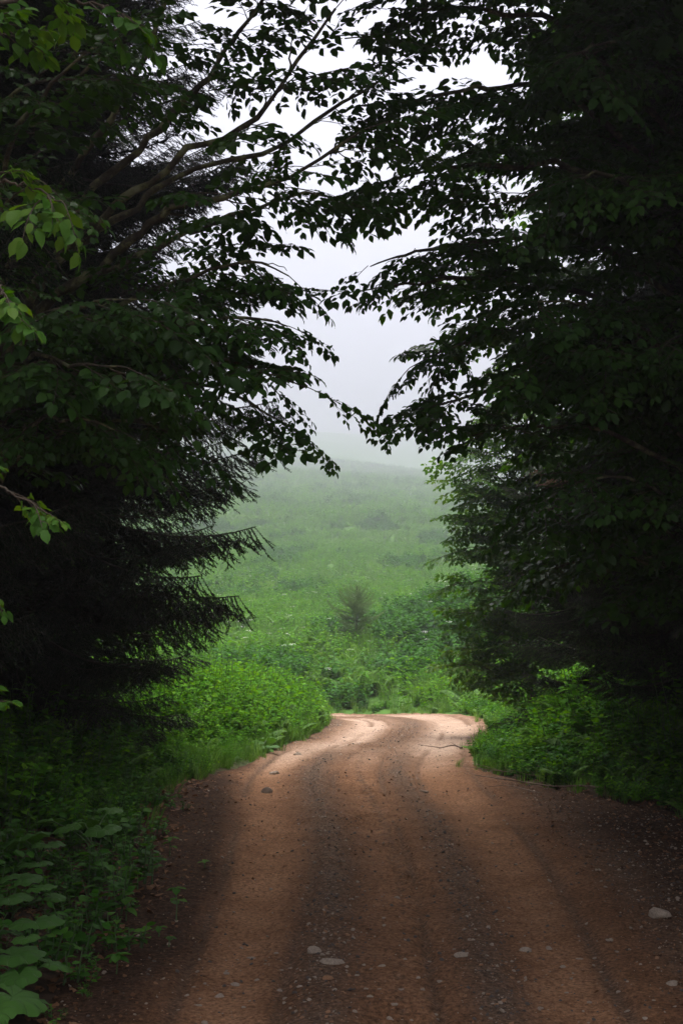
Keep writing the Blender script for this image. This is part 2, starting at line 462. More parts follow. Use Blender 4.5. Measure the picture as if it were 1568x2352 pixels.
def road_mat():
    m, N, L = new_mat('packed_dirt')
    geo = N('ShaderNodeNewGeometry')
    at = N('ShaderNodeAttribute'); at.attribute_name = 'wear'
    sep = N('ShaderNodeSeparateColor'); L(at.outputs['Color'], sep.inputs[0])
    def noise(scale, detail=8, rough=0.65):
        n = N('ShaderNodeTexNoise'); n.inputs['Scale'].default_value = scale; n.inputs['Detail'].default_value = detail; n.inputs['Roughness'].default_value = rough
        L(geo.outputs['Position'], n.inputs['Vector']); return n
    def ramp(src, p0, c0, p1, c1):
        r = N('ShaderNodeValToRGB'); L(src, r.inputs[0])
        r.color_ramp.elements[0].position, r.color_ramp.elements[1].position = p0, p1
        r.color_ramp.elements[0].color, r.color_ramp.elements[1].color = (*c0, 1), (*c1, 1); return r
    def mix(f, a, b):
        x = N('ShaderNodeMix'); x.data_type = 'RGBA'; L(f, x.inputs['Factor']); L(a, x.inputs['A']); L(b, x.inputs['B']); return x.outputs['Result']
    n1, n2, n3, n4 = noise(3.0), noise(38.0, 6), noise(110.0, 4), noise(46.0, 5, 0.75)
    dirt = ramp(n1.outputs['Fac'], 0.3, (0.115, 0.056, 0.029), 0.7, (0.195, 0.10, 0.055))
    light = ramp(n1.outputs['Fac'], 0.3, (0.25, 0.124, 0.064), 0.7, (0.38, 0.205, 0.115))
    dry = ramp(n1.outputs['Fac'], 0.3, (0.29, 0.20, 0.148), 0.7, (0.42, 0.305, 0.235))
    grav = ramp(n2.outputs['Fac'], 0.36, (0.045, 0.03, 0.021), 0.68, (0.22, 0.155, 0.115))
    humus = ramp(n2.outputs['Fac'], 0.35, (0.035, 0.02, 0.013), 0.7, (0.10, 0.056, 0.034))
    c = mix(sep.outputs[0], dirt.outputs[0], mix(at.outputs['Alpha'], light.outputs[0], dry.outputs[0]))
    nm = N('ShaderNodeMath'); nm.operation = 'MULTIPLY'; nm.use_clamp = True
    rr = ramp(n1.outputs['Fac'], 0.35, (0.55, 0.55, 0.55), 0.6, (1.0, 1.0, 1.0))
    L(sep.outputs[1], nm.inputs[0]); L(rr.outputs[0], nm.inputs[1])
    c = mix(nm.outputs[0], c, grav.outputs[0])
    c = mix(sep.outputs[2], c, humus.outputs[0])
    gr = ramp(n4.outputs['Fac'], 0.34, (0.38, 0.36, 0.34), 0.66, (1.5, 1.48, 1.45))
    gm = N('ShaderNodeMix'); gm.data_type = 'RGBA'; gm.blend_type = 'MULTIPLY'; gm.inputs['Factor'].default_value = 1.0
    L(c, gm.inputs['A']); L(gr.outputs[0], gm.inputs['B']); c = gm.outputs['Result']
    sp = ramp(n3.outputs['Fac'], 0.66, (0, 0, 0), 0.72, (1, 1, 1))
    w = N('ShaderNodeRGB'); w.outputs[0].default_value = (0.36, 0.28, 0.22, 1)
    sm = N('ShaderNodeMath'); sm.operation = 'MULTIPLY'; sm.inputs[1].default_value = 0.5; L(sp.outputs[0], sm.inputs[0])
    c = mix(sm.outputs[0], c, w.outputs[0])
    p = N('ShaderNodeBsdfPrincipled'); L(c, p.inputs['Base Color']); p.inputs['Roughness'].default_value = 0.95; p.inputs['Specular IOR Level'].default_value = 0.06
    b1 = N('ShaderNodeBump'); b1.inputs['Strength'].default_value = 0.9; b1.inputs['Distance'].default_value = 0.02; L(n2.outputs['Fac'], b1.inputs['Height'])
    b2 = N('ShaderNodeBump'); b2.inputs['Strength'].default_value = 0.6; b2.inputs['Distance'].default_value = 0.004; L(n3.outputs['Fac'], b2.inputs['Height']); L(b1.outputs[0], b2.inputs['Normal'])
    L(b2.outputs[0], p.inputs['Normal'])
    o = N('ShaderNodeOutputMaterial'); L(p.outputs[0], o.inputs['Surface'])
    return m
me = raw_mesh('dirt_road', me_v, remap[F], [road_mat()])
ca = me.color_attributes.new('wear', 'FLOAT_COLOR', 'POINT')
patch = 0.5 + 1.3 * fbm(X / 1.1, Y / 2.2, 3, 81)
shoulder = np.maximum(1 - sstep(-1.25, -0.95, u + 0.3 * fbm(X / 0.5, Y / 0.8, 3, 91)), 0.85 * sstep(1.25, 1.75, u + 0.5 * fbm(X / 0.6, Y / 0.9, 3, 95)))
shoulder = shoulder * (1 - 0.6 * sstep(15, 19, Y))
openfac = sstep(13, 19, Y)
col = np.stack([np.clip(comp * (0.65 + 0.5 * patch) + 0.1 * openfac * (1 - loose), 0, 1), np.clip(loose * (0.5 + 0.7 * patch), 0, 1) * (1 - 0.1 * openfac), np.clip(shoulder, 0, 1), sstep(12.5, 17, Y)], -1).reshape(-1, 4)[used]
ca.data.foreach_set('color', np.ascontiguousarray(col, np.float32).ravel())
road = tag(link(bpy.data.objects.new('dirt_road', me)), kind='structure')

def road_z(x, y):
    x = np.atleast_1d(np.asarray(x, float)); y = np.atleast_1d(np.asarray(y, float))
    uu, yy = road_u(x, y)
    d, _, _ = road_disp(x, y, uu, yy)
    return ground_h(x, y, False) + d - 0.02

def on_ground(px, py, z0=0.0):
    """point of the ground or road seen at a pixel"""
    a, b = 4.0, 460.0
    prev = None
    for yv in np.geomspace(4.0, 600, 600):
        q = P(px, py, yv)
        if q[2] < gz(q[0], yv) - z0:
            return np.array((q[0], yv, gz(q[0], yv)))
    return P(px, py, 600)

# ------------------------------------------------------------------ haze
HX, HY0, HY1, HZ0, HZ1 = 460, -66, 1270, -16, 140
v = np.array([(x, y, z) for x in (-HX, HX) for y in (HY0, HY1) for z in (HZ0, HZ1)], float)
f = np.array([(0, 1, 3, 2), (4, 6, 7, 5), (0, 4, 5, 1), (2, 3, 7, 6), (0, 2, 6, 4), (1, 5, 7, 3)])
hm, N, L = new_mat('mist')
pv = N('ShaderNodeVolumePrincipled'); pv.inputs['Color'].default_value = (0.64, 0.625, 0.725, 1); pv.inputs['Density'].default_value = HAZE_DENSITY; pv.inputs['Anisotropy'].default_value = 0.7
o = N('ShaderNodeOutputMaterial'); L(pv.outputs[0], o.inputs['Volume'])
haze = tag(link(bpy.data.objects.new('haze', raw_mesh('haze', v, f, [hm], smooth=False))), kind='stuff')

# ------------------------------------------------------------------ leaf and twig builders
def leaf_template(width=0.3, fold=0.05, droop=0.16, wave=0.02, seed=0):
    r = np.random.default_rng(seed)
    t = np.array([0.07, 0.2, 0.36, 0.53, 0.7, 0.84, 0.94])
    w = np.array([0.36, 0.78, 0.99, 1.0, 0.82, 0.52, 0.2]) * width * (1 + r.normal(0, 0.07, 7))
    v = [(0, 0, 0)]
    for ti, wi in zip(t, w):
        z = -droop * ti * ti; wv = 1 + r.normal(0, 0.06)
        v += [(ti - 0.03, wi, z + fold * wi / width + r.normal(0, wave)), (ti, 0, z), (ti - 0.03, -wi * wv, z + fold * wi / width + r.normal(0, wave))]
    v.append((1.04, 0, -droop * 1.15))
    f = [(0, 2, 1), (0, 3, 2)]
    for k in range(6):
        a = 1 + 3 * k
        f += [(a, a + 1, a + 4), (a, a + 4, a + 3), (a + 1, a + 2, a + 5), (a + 1, a + 5, a + 4)]
    f += [(19, 20, 22), (20, 21, 22)]
    return np.array(v, float), np.array(f)
LEAVES = [leaf_template(0.29 + 0.03 * (i % 3), 0.03 + 0.03 * (i % 4), 0.08 + 0.07 * (i % 3), 0.02, i) for i in range(8)]
NARROW = [leaf_template(0.19 + 0.03 * (i % 3), 0.04, 0.15 + 0.1 * (i % 3), 0.015, 40 + i) for i in range(6)]
LEAF4 = (np.array([(0, 0, 0), (0.45, 0.27, 0.04), (0.45, 0, -0.04), (0.45, -0.27, 0.04), (1, 0, -0.2)], float), np.array([(0, 2, 1), (0, 3, 2), (1, 2, 4), (2, 3, 4)]))

def put_leaf(mb, pos, d, nrm, size, m, r, lib=LEAVES):
    v, f = lib[r.integers(len(lib))]
    R = frame(d, nrm)
    mb.add(pos + (v * size) @ R.T, f, m)

def beech_spray(seed, L=0.62, dens=1.0, size=0.078, droop=0.12, single=False):
    """a flat leafy twig along +X"""
    r = np.random.default_rng(seed); mb = MB()
    t = np.linspace(0, 1, 9)
    main = np.stack([L * t, 0.05 * L * np.sin(3 * t + r.uniform(0, 6)), -droop * L * t ** 2], 1)
    mb.tube(main, np.linspace(0.0042, 0.0012, 9), 1, 4)
    twigs = [(main, 0.25)]
    n = int(round(7 * dens * L / 0.62))
    for k in range(n):
        tt = 0.12 + 0.78 * (k + r.uniform(0, 0.5)) / n
        p0 = np.array([np.interp(tt, t, main[:, i]) for i in range(3)])
        side = 1 if k % 2 else -1
        ang = side * r.uniform(0.6, 1.0)
        l = L * r.uniform(0.28, 0.48) * (1.05 - 0.55 * tt)
        q = np.linspace(0, 1, 5)
        d = np.array((math.cos(ang), math.sin(ang), r.uniform(-0.12, 0.08)))
        tw = p0 + q[:, None] * l * d; tw[:, 2] -= 0.25 * l * q ** 2; tw[:, 0] += 0.12 * l * q ** 2
        mb.tube(tw, np.linspace(0.0022, 0.0009, 5), 1, 3)
        twigs.append((tw, 0.1))
    for tw, start in twigs:
        seg = np.linalg.norm(np.diff(tw, axis=0), axis=1); tot = seg.sum(); cum = np.concatenate([[0], np.cumsum(seg)]) / tot
        m = max(2, int(tot * (1 - start) / 0.04 * r.uniform(0.85, 1.15)))
        for k in range(m):
            tt = start + (1 - start) * (k + 0.5) / m
            p = np.array([np.interp(tt, cum, tw[:, i]) for i in range(3)])
            d0 = tw[min(len(tw) - 1, int(tt * (len(tw) - 1)) + 1)] - tw[int(tt * (len(tw) - 1)) - (1 if tt >= 1 else 0)]
            d0 = d0 / (np.linalg.norm(d0) + 1e-9)
            side = 1 if k % 2 else -1
            d = rot((0, 0, 1), side * r.uniform(0.6, 1.1)) @ d0
            d[2] += r.normal(-0.16, 0.2)
            nrm = np.array((r.normal(0, 0.33), r.normal(0, 0.33), 1.0))
            put_leaf(mb, p + d * 0.006, d, nrm, size * r.uniform(0.5, 1.28), 0, r)
        d0 = tw[-1] - tw[-2]; d0 /= np.linalg.norm(d0) + 1e-9; d0[2] -= 0.15
        put_leaf(mb, tw[-1], d0, (r.normal(0, 0.3), r.normal(0, 0.3), 1), size * r.uniform(0.8, 1.15), 0, r)
    return mb

SPRAY = [beech_spray(100 + i, 0.5 + 0.06 * (i % 5), 0.8 + 0.15 * (i % 3), 0.074 + 0.006 * (i % 3), 0.06 + 0.07 * (i % 4)).mesh('leafy_twig', [M_beech, M_twig]) for i in range(10)]
SPRAY_Y = [beech_spray(200 + i, 0.45 + 0.06 * (i % 4), 0.9, 0.075, 0.08 + 0.06 * (i % 3)).mesh('leafy_twig', [M_young, M_twig]) for i in range(6)]
SPRIG = [beech_spray(250 + i, 0.2 + 0.04 * (i % 3), 0.75, 0.075, 0.1 + 0.1 * (i % 3)).mesh('leafy_twig', [M_young, M_twig]) for i in range(4)]
library('sprigs', SPRIG)
library('beech_sprays', SPRAY)
library('young_sprays', SPRAY_Y)

def smooth_path(pts, n=18):
    pts = np.asarray(pts, float)
    if len(pts) < 3:
        t = np.linspace(0, 1, n)[:, None]; return pts[0] * (1 - t) + pts[-1] * t
    ext = np.concatenate([[2 * pts[0] - pts[1]], pts, [2 * pts[-1] - pts[-2]]])
    out = []
    per = max(2, n // (len(pts) - 1))
    for i in range(1, len(ext) - 2):
        for t in np.linspace(0, 1, per, endpoint=False):
            a, b, c, d = ext[i - 1:i + 3]
            out.append(0.5 * ((2 * b) + (c - a) * t + (2 * a - 5 * b + 4 * c - d) * t * t + (3 * b - a - 3 * c + d) * t ** 3))
    out.append(pts[-1])
    return np.array(out)

TILT = [0.28]
def leafy_limb(mb, pts, r0, r1, start, n_sec, sec_len, per_sec, size, r, m=0, sides=7, tipsprays=2, wob=0.02):
    """adds a limb with side twigs to mb; returns the places for leafy twigs [(R, pos, scale)]"""
    path = smooth_path(pts, 24)
    run = np.concatenate([[0], np.cumsum(np.linalg.norm(np.diff(path, axis=0), axis=1))])
    path = path[run <= run[-1] - (0.36 * size if 0.012 < r0 < 0.0265 else 0.0)]
    k = len(path)
    path[1:-1] += r.normal(0, wob, (k - 2, 3)) * np.linspace(0.9, 0.15, k - 2)[:, None]
    mb.tube(path, np.linspace(r0, r1, k) * (1 + 0.12 * np.sin(np.arange(k) * 1.7)), m, sides)
    seg = np.concatenate([[0], np.cumsum(np.linalg.norm(np.diff(path, axis=0), axis=1))]); seg /= seg[-1]
    at = lambda t: np.array([np.interp(t, seg, path[:, i]) for i in range(3)])
    spots = []
    up = np.array((0, 0, 1.0))
    for j in range(n_sec):
        t = start + (0.97 - start) * (j + r.uniform(0, 0.8)) / n_sec
        p = at(t); d = at(min(1, t + 0.04)) - at(max(0, t - 0.04)); d /= np.linalg.norm(d) + 1e-9
        s = np.cross(d, up); s /= np.linalg.norm(s) + 1e-9
        side = 1 if (j % 2) else -1
        dd = d * r.uniform(0.5, 0.9) + s * side * r.uniform(0.5, 1.0) + up * r.uniform(-0.3, 0.35)
        dd /= np.linalg.norm(dd)
        l = sec_len * 0.62 * r.uniform(0.6, 1.15) * (1.15 - 0.7 * t)
        q = np.linspace(0, 1, 7)
        sp = p + q[:, None] * l * dd; sp[:, 2] -= 0.16 * l * q ** 2
        sp[1:] += r.normal(0, 0.006, (6, 3))
        mb.tube(sp, np.linspace(max(0.0035, r1 * 0.9), 0.0022, 7), m, 4)
        for h in range(per_sec):
            tt = 0.25 + 0.75 * (h + r.uniform(0, 0.6)) / per_sec
            pp = np.array([np.interp(tt, q, sp[:, i]) for i in range(3)])
            s2 = np.cross(dd, up); s2 /= np.linalg.norm(s2) + 1e-9
            d3 = dd * r.uniform(0.6, 1.0) + s2 * (1 if h % 2 else -1) * r.uniform(0.3, 1.0) + up * r.uniform(-0.4, 0.05)
            nrm = up + r.normal(0, TILT[0], 3)
            spots.append((frame(d3, nrm), pp, size * r.uniform(0.62, 1.02)))
        spots.append((frame(dd + up * -0.2, up + r.normal(0, 0.25, 3)), sp[-1], size * r.uniform(0.75, 1.1)))
    spots = [(*q, False) for q in spots]
    d = path[-1] - path[-2]; d /= np.linalg.norm(d)
    for h in range(tipsprays):
        t = 1 - 0.10 * h
        spots.append((frame(d + r.normal(0, 0.15, 3) + up * -0.1, up + r.normal(0, 0.2, 3)), at(t), size * r.uniform(0.65, 0.9), True))
    return spots

GAP = np.array([(-300, 600, 900), (100, 620, 900), (200, 600, 880), (300, 600, 880), (380, 720, 840), (450, 560, 840), (520, 690, 960), (600, 640, 900), (680, 680, 840), (740, 690, 860), (800, 720, 960),
                (860, 620, 980), (920, 720, 940), (950, 760, 900), (1000, 640, 960), (1050, 600, 1010), (1100, 520, 1180), (1200, 150, 1190), (1300, 60, 1190), (1900, 60, 1190)], float)
def to_px(q):
    c, s_ = math.cos(PITCH), math.sin(PITCH)
    d = q[1] * c + (q[2] - H) * s_; up = (q[2] - H) * c - q[1] * s_
    return 784 + FPX * q[0] / d, 1176 - FPX * up / d
def opening(q, tip, r):
    """whether a leafy twig would close the opening over the road that the trees leave"""
    if q[1] < 3 : return False
    px, py = to_px(q); tx, ty = to_px(tip)
    if py < -120: return False
    xl, xr = np.interp(py, GAP[:, 0], GAP[:, 1]) - 45, np.interp(py, GAP[:, 0], GAP[:, 2]) + 40
    txl, txr = np.interp(ty, GAP[:, 0], GAP[:, 1]) + 25, np.interp(ty, GAP[:, 0], GAP[:, 2]) - 25
    inside = (xl < px < xr) or (txl < tx < txr)
    if not inside: return (xl - 230 < px < xl and 60 < py < 900 and r.uniform() > 0.75) or (xr < px < xr + 110 and py < 700 and r.uniform() > 0.75)
    return r.uniform() > (0.58 if py < 470 else 0.05)

def fill_scatter(name, parent, spots, lib, n_lib, r):
    pts = np.array([s[1] for s in spots]); e = np.array([Matrix(s[0].tolist()).to_euler() for s in spots]); sc = np.array([s[2] for s in spots])
    return scatter(name, pts, e, sc, r.integers(0, n_lib, len(spots)), LIB[lib], parent)

def beech_tree(base, top, r_base, limbs, label, group=None, crown=None, seed=0, meshes=SPRAY, lib='beech_sprays', name='beech_tree', cat='tree', max_parts=290, bark=M_bark, limb_bark=M_mossy, near=False):
    """limbs: (points, r0, r1, leafy start, side twigs, their length, leafy twigs on each, leaf scale)"""
    r = np.random.default_rng(seed)
    base = np.asarray(base, float); top = np.asarray(top, float)
    root = thing(name, base, label, cat, group)
    mb = MB()
    k = 16; t = np.linspace(0, 1, k)[:, None]
    tp = (base * (1 - t) + top * t) - base; tp[:, 2] -= 0.15 * (1 - t[:, 0]); tp[1:-1, :2] += r.normal(0, 0.03, (k - 2, 2))
    rad = r_base * (1.0 - 0.75 * t[:, 0]) * (1 + 0.55 * np.exp(-t[:, 0] * 18))
    mb.tube(tp, rad, 0, 11)
    link(bpy.data.objects.new('trunk', mb.mesh('trunk', [bark])), root)
    over, n = [], 0
    allspots = []
    for lim in limbs:
        mb = MB()
        pts = [np.asarray(q, float) - base for q in lim[0]]
        sp = leafy_limb(mb, pts, *lim[1:8], r)
        b = link(bpy.data.objects.new('branch', mb.mesh('branch', [limb_bark])), root)
        allspots += [(b, s) for s in sp if near or s[3] or not opening(s[1] + base, s[1] + base + s[0][:, 0] * 0.55 * s[2], r)]
    # the leafy twigs nearest to the lens are parts of their own
    allspots.sort(key=lambda bs: np.linalg.norm(bs[1][1] + base - np.array((0, 0, H))) / bs[1][2])
    for b, (R, p_, s, _tip) in allspots:
        if n < max_parts:
            o = bpy.data.objects.new('leafy_twig', meshes[r.integers(len(meshes))])
            link(o, b); o.matrix_basis = mat4(R, p_, s); n += 1
        else:
            over.append((R, p_, s))
    if crown:
        for (c, rad3, cnt, size) in crown:
            c = np.asarray(c, float) - base
            for _ in range(cnt):
                d = r.normal(0, 1, 3); d /= np.linalg.norm(d)
                rr = r.uniform(0.35, 1) ** 0.5
                q = (frame((d[0], d[1], r.uniform(-0.5, 0.1)), (0, 0, 1) + r.normal(0, 0.35, 3)), c + d * rr * np.asarray(rad3), size * r.uniform(0.8, 1.3))
                if not opening(q[1] + base, q[1] + base + q[0][:, 0] * 0.55 * q[2], r): over.append(q)
            # limbs that carry the upper crown
            for q in range(9):
                d = r.normal(0, 1, 3); d[2] = abs(d[2]) * 0.6; d /= np.linalg.norm(d)
                mb = MB(); p0 = (top - base) * r.uniform(0.6, 1.0)
                pe = c + d * np.asarray(rad3) * 0.85
                pm = (p0 + pe) / 2 + np.array((0, 0, 0.3))
                mb.tube(smooth_path([p0, pm, pe], 12), np.linspace(r_base * 0.3, 0.008, len(smooth_path([p0, pm, pe], 12))), 0, 6)
                link(bpy.data.objects.new('branch', mb.mesh('branch', [bark])), root)
    if over:
        fill_scatter('foliage', root, over, lib, len(meshes), r)
    return root

# ------------------------------------------------------------------ spruce builders
def spruce_branch(seed, L=2.0, mats=None, hang=0.5, fresh=0.12, dens=1.0, dead=False):
    """a drooping spruce branch along +X with hanging needled twigs"""
    r = np.random.default_rng(seed); mb = MB()
    t = np.linspace(0, 1, 14)
    ax = np.stack([L * t, 0.03 * L * np.sin(4 * t + r.uniform(0, 6)), L * (-0.20 * np.sin(math.pi * 0.62 * t) + 0.10 * t ** 3)], 1)
    mb.tube(ax, np.linspace(0.016, 0.003, 14), 1, 5)
    tw = []
    n = int(62 * L / 2 * 2 * dens)
    for k in range(n):
        tt = 0.1 + 0.9 * (k + r.uniform(0, 0.7)) / n
        p0 = np.array([np.interp(tt, t, ax[:, i]) for i in range(3)])
        side = 1 if k % 2 else -1
        a = side * r.uniform(0.65, 1.15)
        l = L * r.uniform(0.12, 0.27) * (1.15 - 0.8 * tt) + 0.06
        d = np.array((math.cos(a), math.sin(a), -hang * r.uniform(0.2, 1.3)))
        d /= np.linalg.norm(d)
        q = np.linspace(0, 1, 6)
        b = p0 + q[:, None] * l * d; b[:, 2] += -0.25 * l * q ** 1.5 * hang + 0.08 * l * q ** 3
        tw.append((b, l))
        for h in range(int(l / 0.07)):
            t2 = r.uniform(0.2, 0.95)
            pp = np.array([np.interp(t2, q, b[:, i]) for i in range(3)])
            a2 = a + (1 if h % 2 else -1) * r.uniform(0.4, 0.9)
            l2 = r.uniform(0.05, 0.13) * (1.3 - t2) + 0.025
            d2 = np.array((math.cos(a2), math.sin(a2), -hang * r.uniform(0.3, 1.2))); d2 /= np.linalg.norm(d2)
            q2 = np.linspace(0, 1, 3)
            tw.append((pp + q2[:, None] * l2 * d2, l2))
    tw.append((ax[2:], L * 0.3)); tw.append((ax[7:], L * 0.3))
    V, F, Mi, c0 = [], [], [], 0
    for b, l in tw:
        mb.tube(b, 0.0022, 1, 3)
        seg = np.concatenate([[0], np.cumsum(np.linalg.norm(np.diff(b, axis=0), axis=1))]); tot = seg[-1]
        m = int(tot / 0.0085 * 2.6 * (0.45 if dead else 1))
        s = r.uniform(0, tot, m)
        p = np.stack([np.interp(s, seg, b[:, i]) for i in range(3)], 1)
        d = b[-1] - b[0]; d /= np.linalg.norm(d)
        rd = r.normal(0, 1, (m, 3)); rd -= (rd @ d)[:, None] * d; rd /= np.linalg.norm(rd, axis=1)[:, None]
        nd = rd * 0.8 + d * 0.75; nd /= np.linalg.norm(nd, axis=1)[:, None]
        ln = r.uniform(0.013, 0.021, m)
        w = np.cross(nd, rd + 0.3 * r.normal(0, 1, (m, 3))); w /= np.linalg.norm(w, axis=1)[:, None] + 1e-9
        tri = np.stack([p - w * 0.0028, p + w * 0.0028, p + nd * ln[:, None]], 1).reshape(-1, 3)
        ff = np.arange(m * 3).reshape(-1, 3)
        isf = (s > tot - 0.035) & (r.uniform(0, 1, m) < 1) & (r.uniform() < fresh * 4)
        mb.add(tri, ff, 0)
        mb.m[-1] = np.where(isf, 2, 0).astype(np.int32)
    return mb.mesh('branch', mats or [M_needle, M_bark, M_fresh])

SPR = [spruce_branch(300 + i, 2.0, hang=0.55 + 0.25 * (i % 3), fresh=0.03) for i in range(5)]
SPR_F = [spruce_branch(320 + i, 1.6, hang=0.45 + 0.2 * (i % 3), fresh=0.25) for i in range(4)]
SPR_D = [spruce_branch(340, 1.2, [M_dead, M_stick, M_dead], hang=0.4, fresh=0.0, dens=0.7, dead=True)]
SPR_S = [spruce_branch(350 + i, 1.6, [M_soft, M_stalk, M_soft], hang=0.2, fresh=0.1, dens=0.7) for i in range(3)]
library('spruce_branches', SPR)
library('fresh_spruce_branches', SPR_F)

def spruce_tree(base, height, reach, label, group=None, seed=0, meshes=SPR, lib='spruce_branches', parts=True, z0=0.7, step=0.16, low=0.55, name='spruce_tree', mlen=2.0, dead=(), per=1.0, bushy=False):
    r = np.random.default_rng(seed)
    base = np.asarray(base, float)
    root = thing(name, base, label, 'tree', group)
    mb = MB()
    zz = np.linspace(-0.2, height, 20)
    mb.tube(np.stack([0.02 * np.sin(zz), 0.02 * np.cos(zz * 1.3), zz], 1), np.linspace(0.016 * height, 0.008, 20) * (1 + 0.3 * np.exp(-(zz + 0.2) * 2)), 0, 9)
    link(bpy.data.objects.new('trunk', mb.mesh('trunk', [M_bark])), root)
    spots = []
    z, az = z0, r.uniform(0, 6)
    while z < height * 0.985:
        h = z / height
        prof = (low + (1 - low) * sstep(0, 0.18, h)) * np.clip((1 - h) / 0.72, 0, 1) ** 0.8
        az += 2.399 + r.normal(0, 0.35)
        l = reach * prof * r.uniform(0.72, 1.2) + 0.12
        el = -0.22 + 0.75 * h + r.normal(0, 0.1 if height > 8 else 0.28)
        if bushy:
            l = reach * (math.sin(math.pi * (0.22 + 0.76 * h)) ** 0.7) * r.uniform(0.6, 1.08); el = 0.3 + 0.6 * h + r.normal(0, 0.2)
        d = np.array((math.cos(az) * math.cos(el), math.sin(az) * math.cos(el), math.sin(el)))
        spots.append((frame(d, np.array((0, 0, 1.0)) + r.normal(0, 0.12, 3)), np.array((0, 0, z)), l / mlen))
        z += step * r.uniform(0.5, 1.4) * (1 - 0.4 * h)
    if parts:
        rest = [q for q in spots[300:]]
        if rest: fill_scatter('crown', root, rest, lib, len(meshes), r)
        for R, p_, s in spots[:300]:
            o = bpy.data.objects.new('branch', meshes[r.integers(len(meshes))])
            link(o, root); o.matrix_basis = mat4(R, p_, s)
    else:
        fill_scatter('crown', root, spots, lib, len(meshes), r)
    for (d, zz_, s) in dead:
        o = bpy.data.objects.new('branch', SPR_D[0]); link(o, root)
        o.matrix_basis = mat4(frame(d, (0, 0, 1)), (0, 0, zz_), s); o['label'] = 'dead reddish brown branch with dry needles'
    return root

def gp(x, y):
    return np.array((x, y, gz(x, y)))

# ------------------------------------------------------------------ trees left of the road
# spruces: front one whose hanging tips stand against the meadow, the others deeper in the wood
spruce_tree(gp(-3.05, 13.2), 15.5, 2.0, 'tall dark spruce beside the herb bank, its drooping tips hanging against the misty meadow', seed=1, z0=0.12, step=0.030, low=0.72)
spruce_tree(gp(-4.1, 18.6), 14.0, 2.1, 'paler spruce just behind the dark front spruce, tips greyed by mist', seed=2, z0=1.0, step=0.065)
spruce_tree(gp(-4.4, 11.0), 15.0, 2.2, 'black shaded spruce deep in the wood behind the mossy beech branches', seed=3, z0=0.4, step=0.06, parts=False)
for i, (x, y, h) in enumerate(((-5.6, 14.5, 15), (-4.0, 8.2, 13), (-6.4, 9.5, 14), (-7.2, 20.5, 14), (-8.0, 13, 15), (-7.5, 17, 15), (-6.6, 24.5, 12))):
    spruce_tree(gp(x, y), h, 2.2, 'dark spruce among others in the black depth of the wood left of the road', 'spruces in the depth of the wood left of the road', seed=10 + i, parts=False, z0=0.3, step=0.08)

# mossy beech: limbs fan from the lower left to the gap of sky
def limb_px(pp, r0, r1, start, ns, sl, per, sz):
    return ([P(*q) for q in pp], r0, r1, start, ns, sl, per, sz)

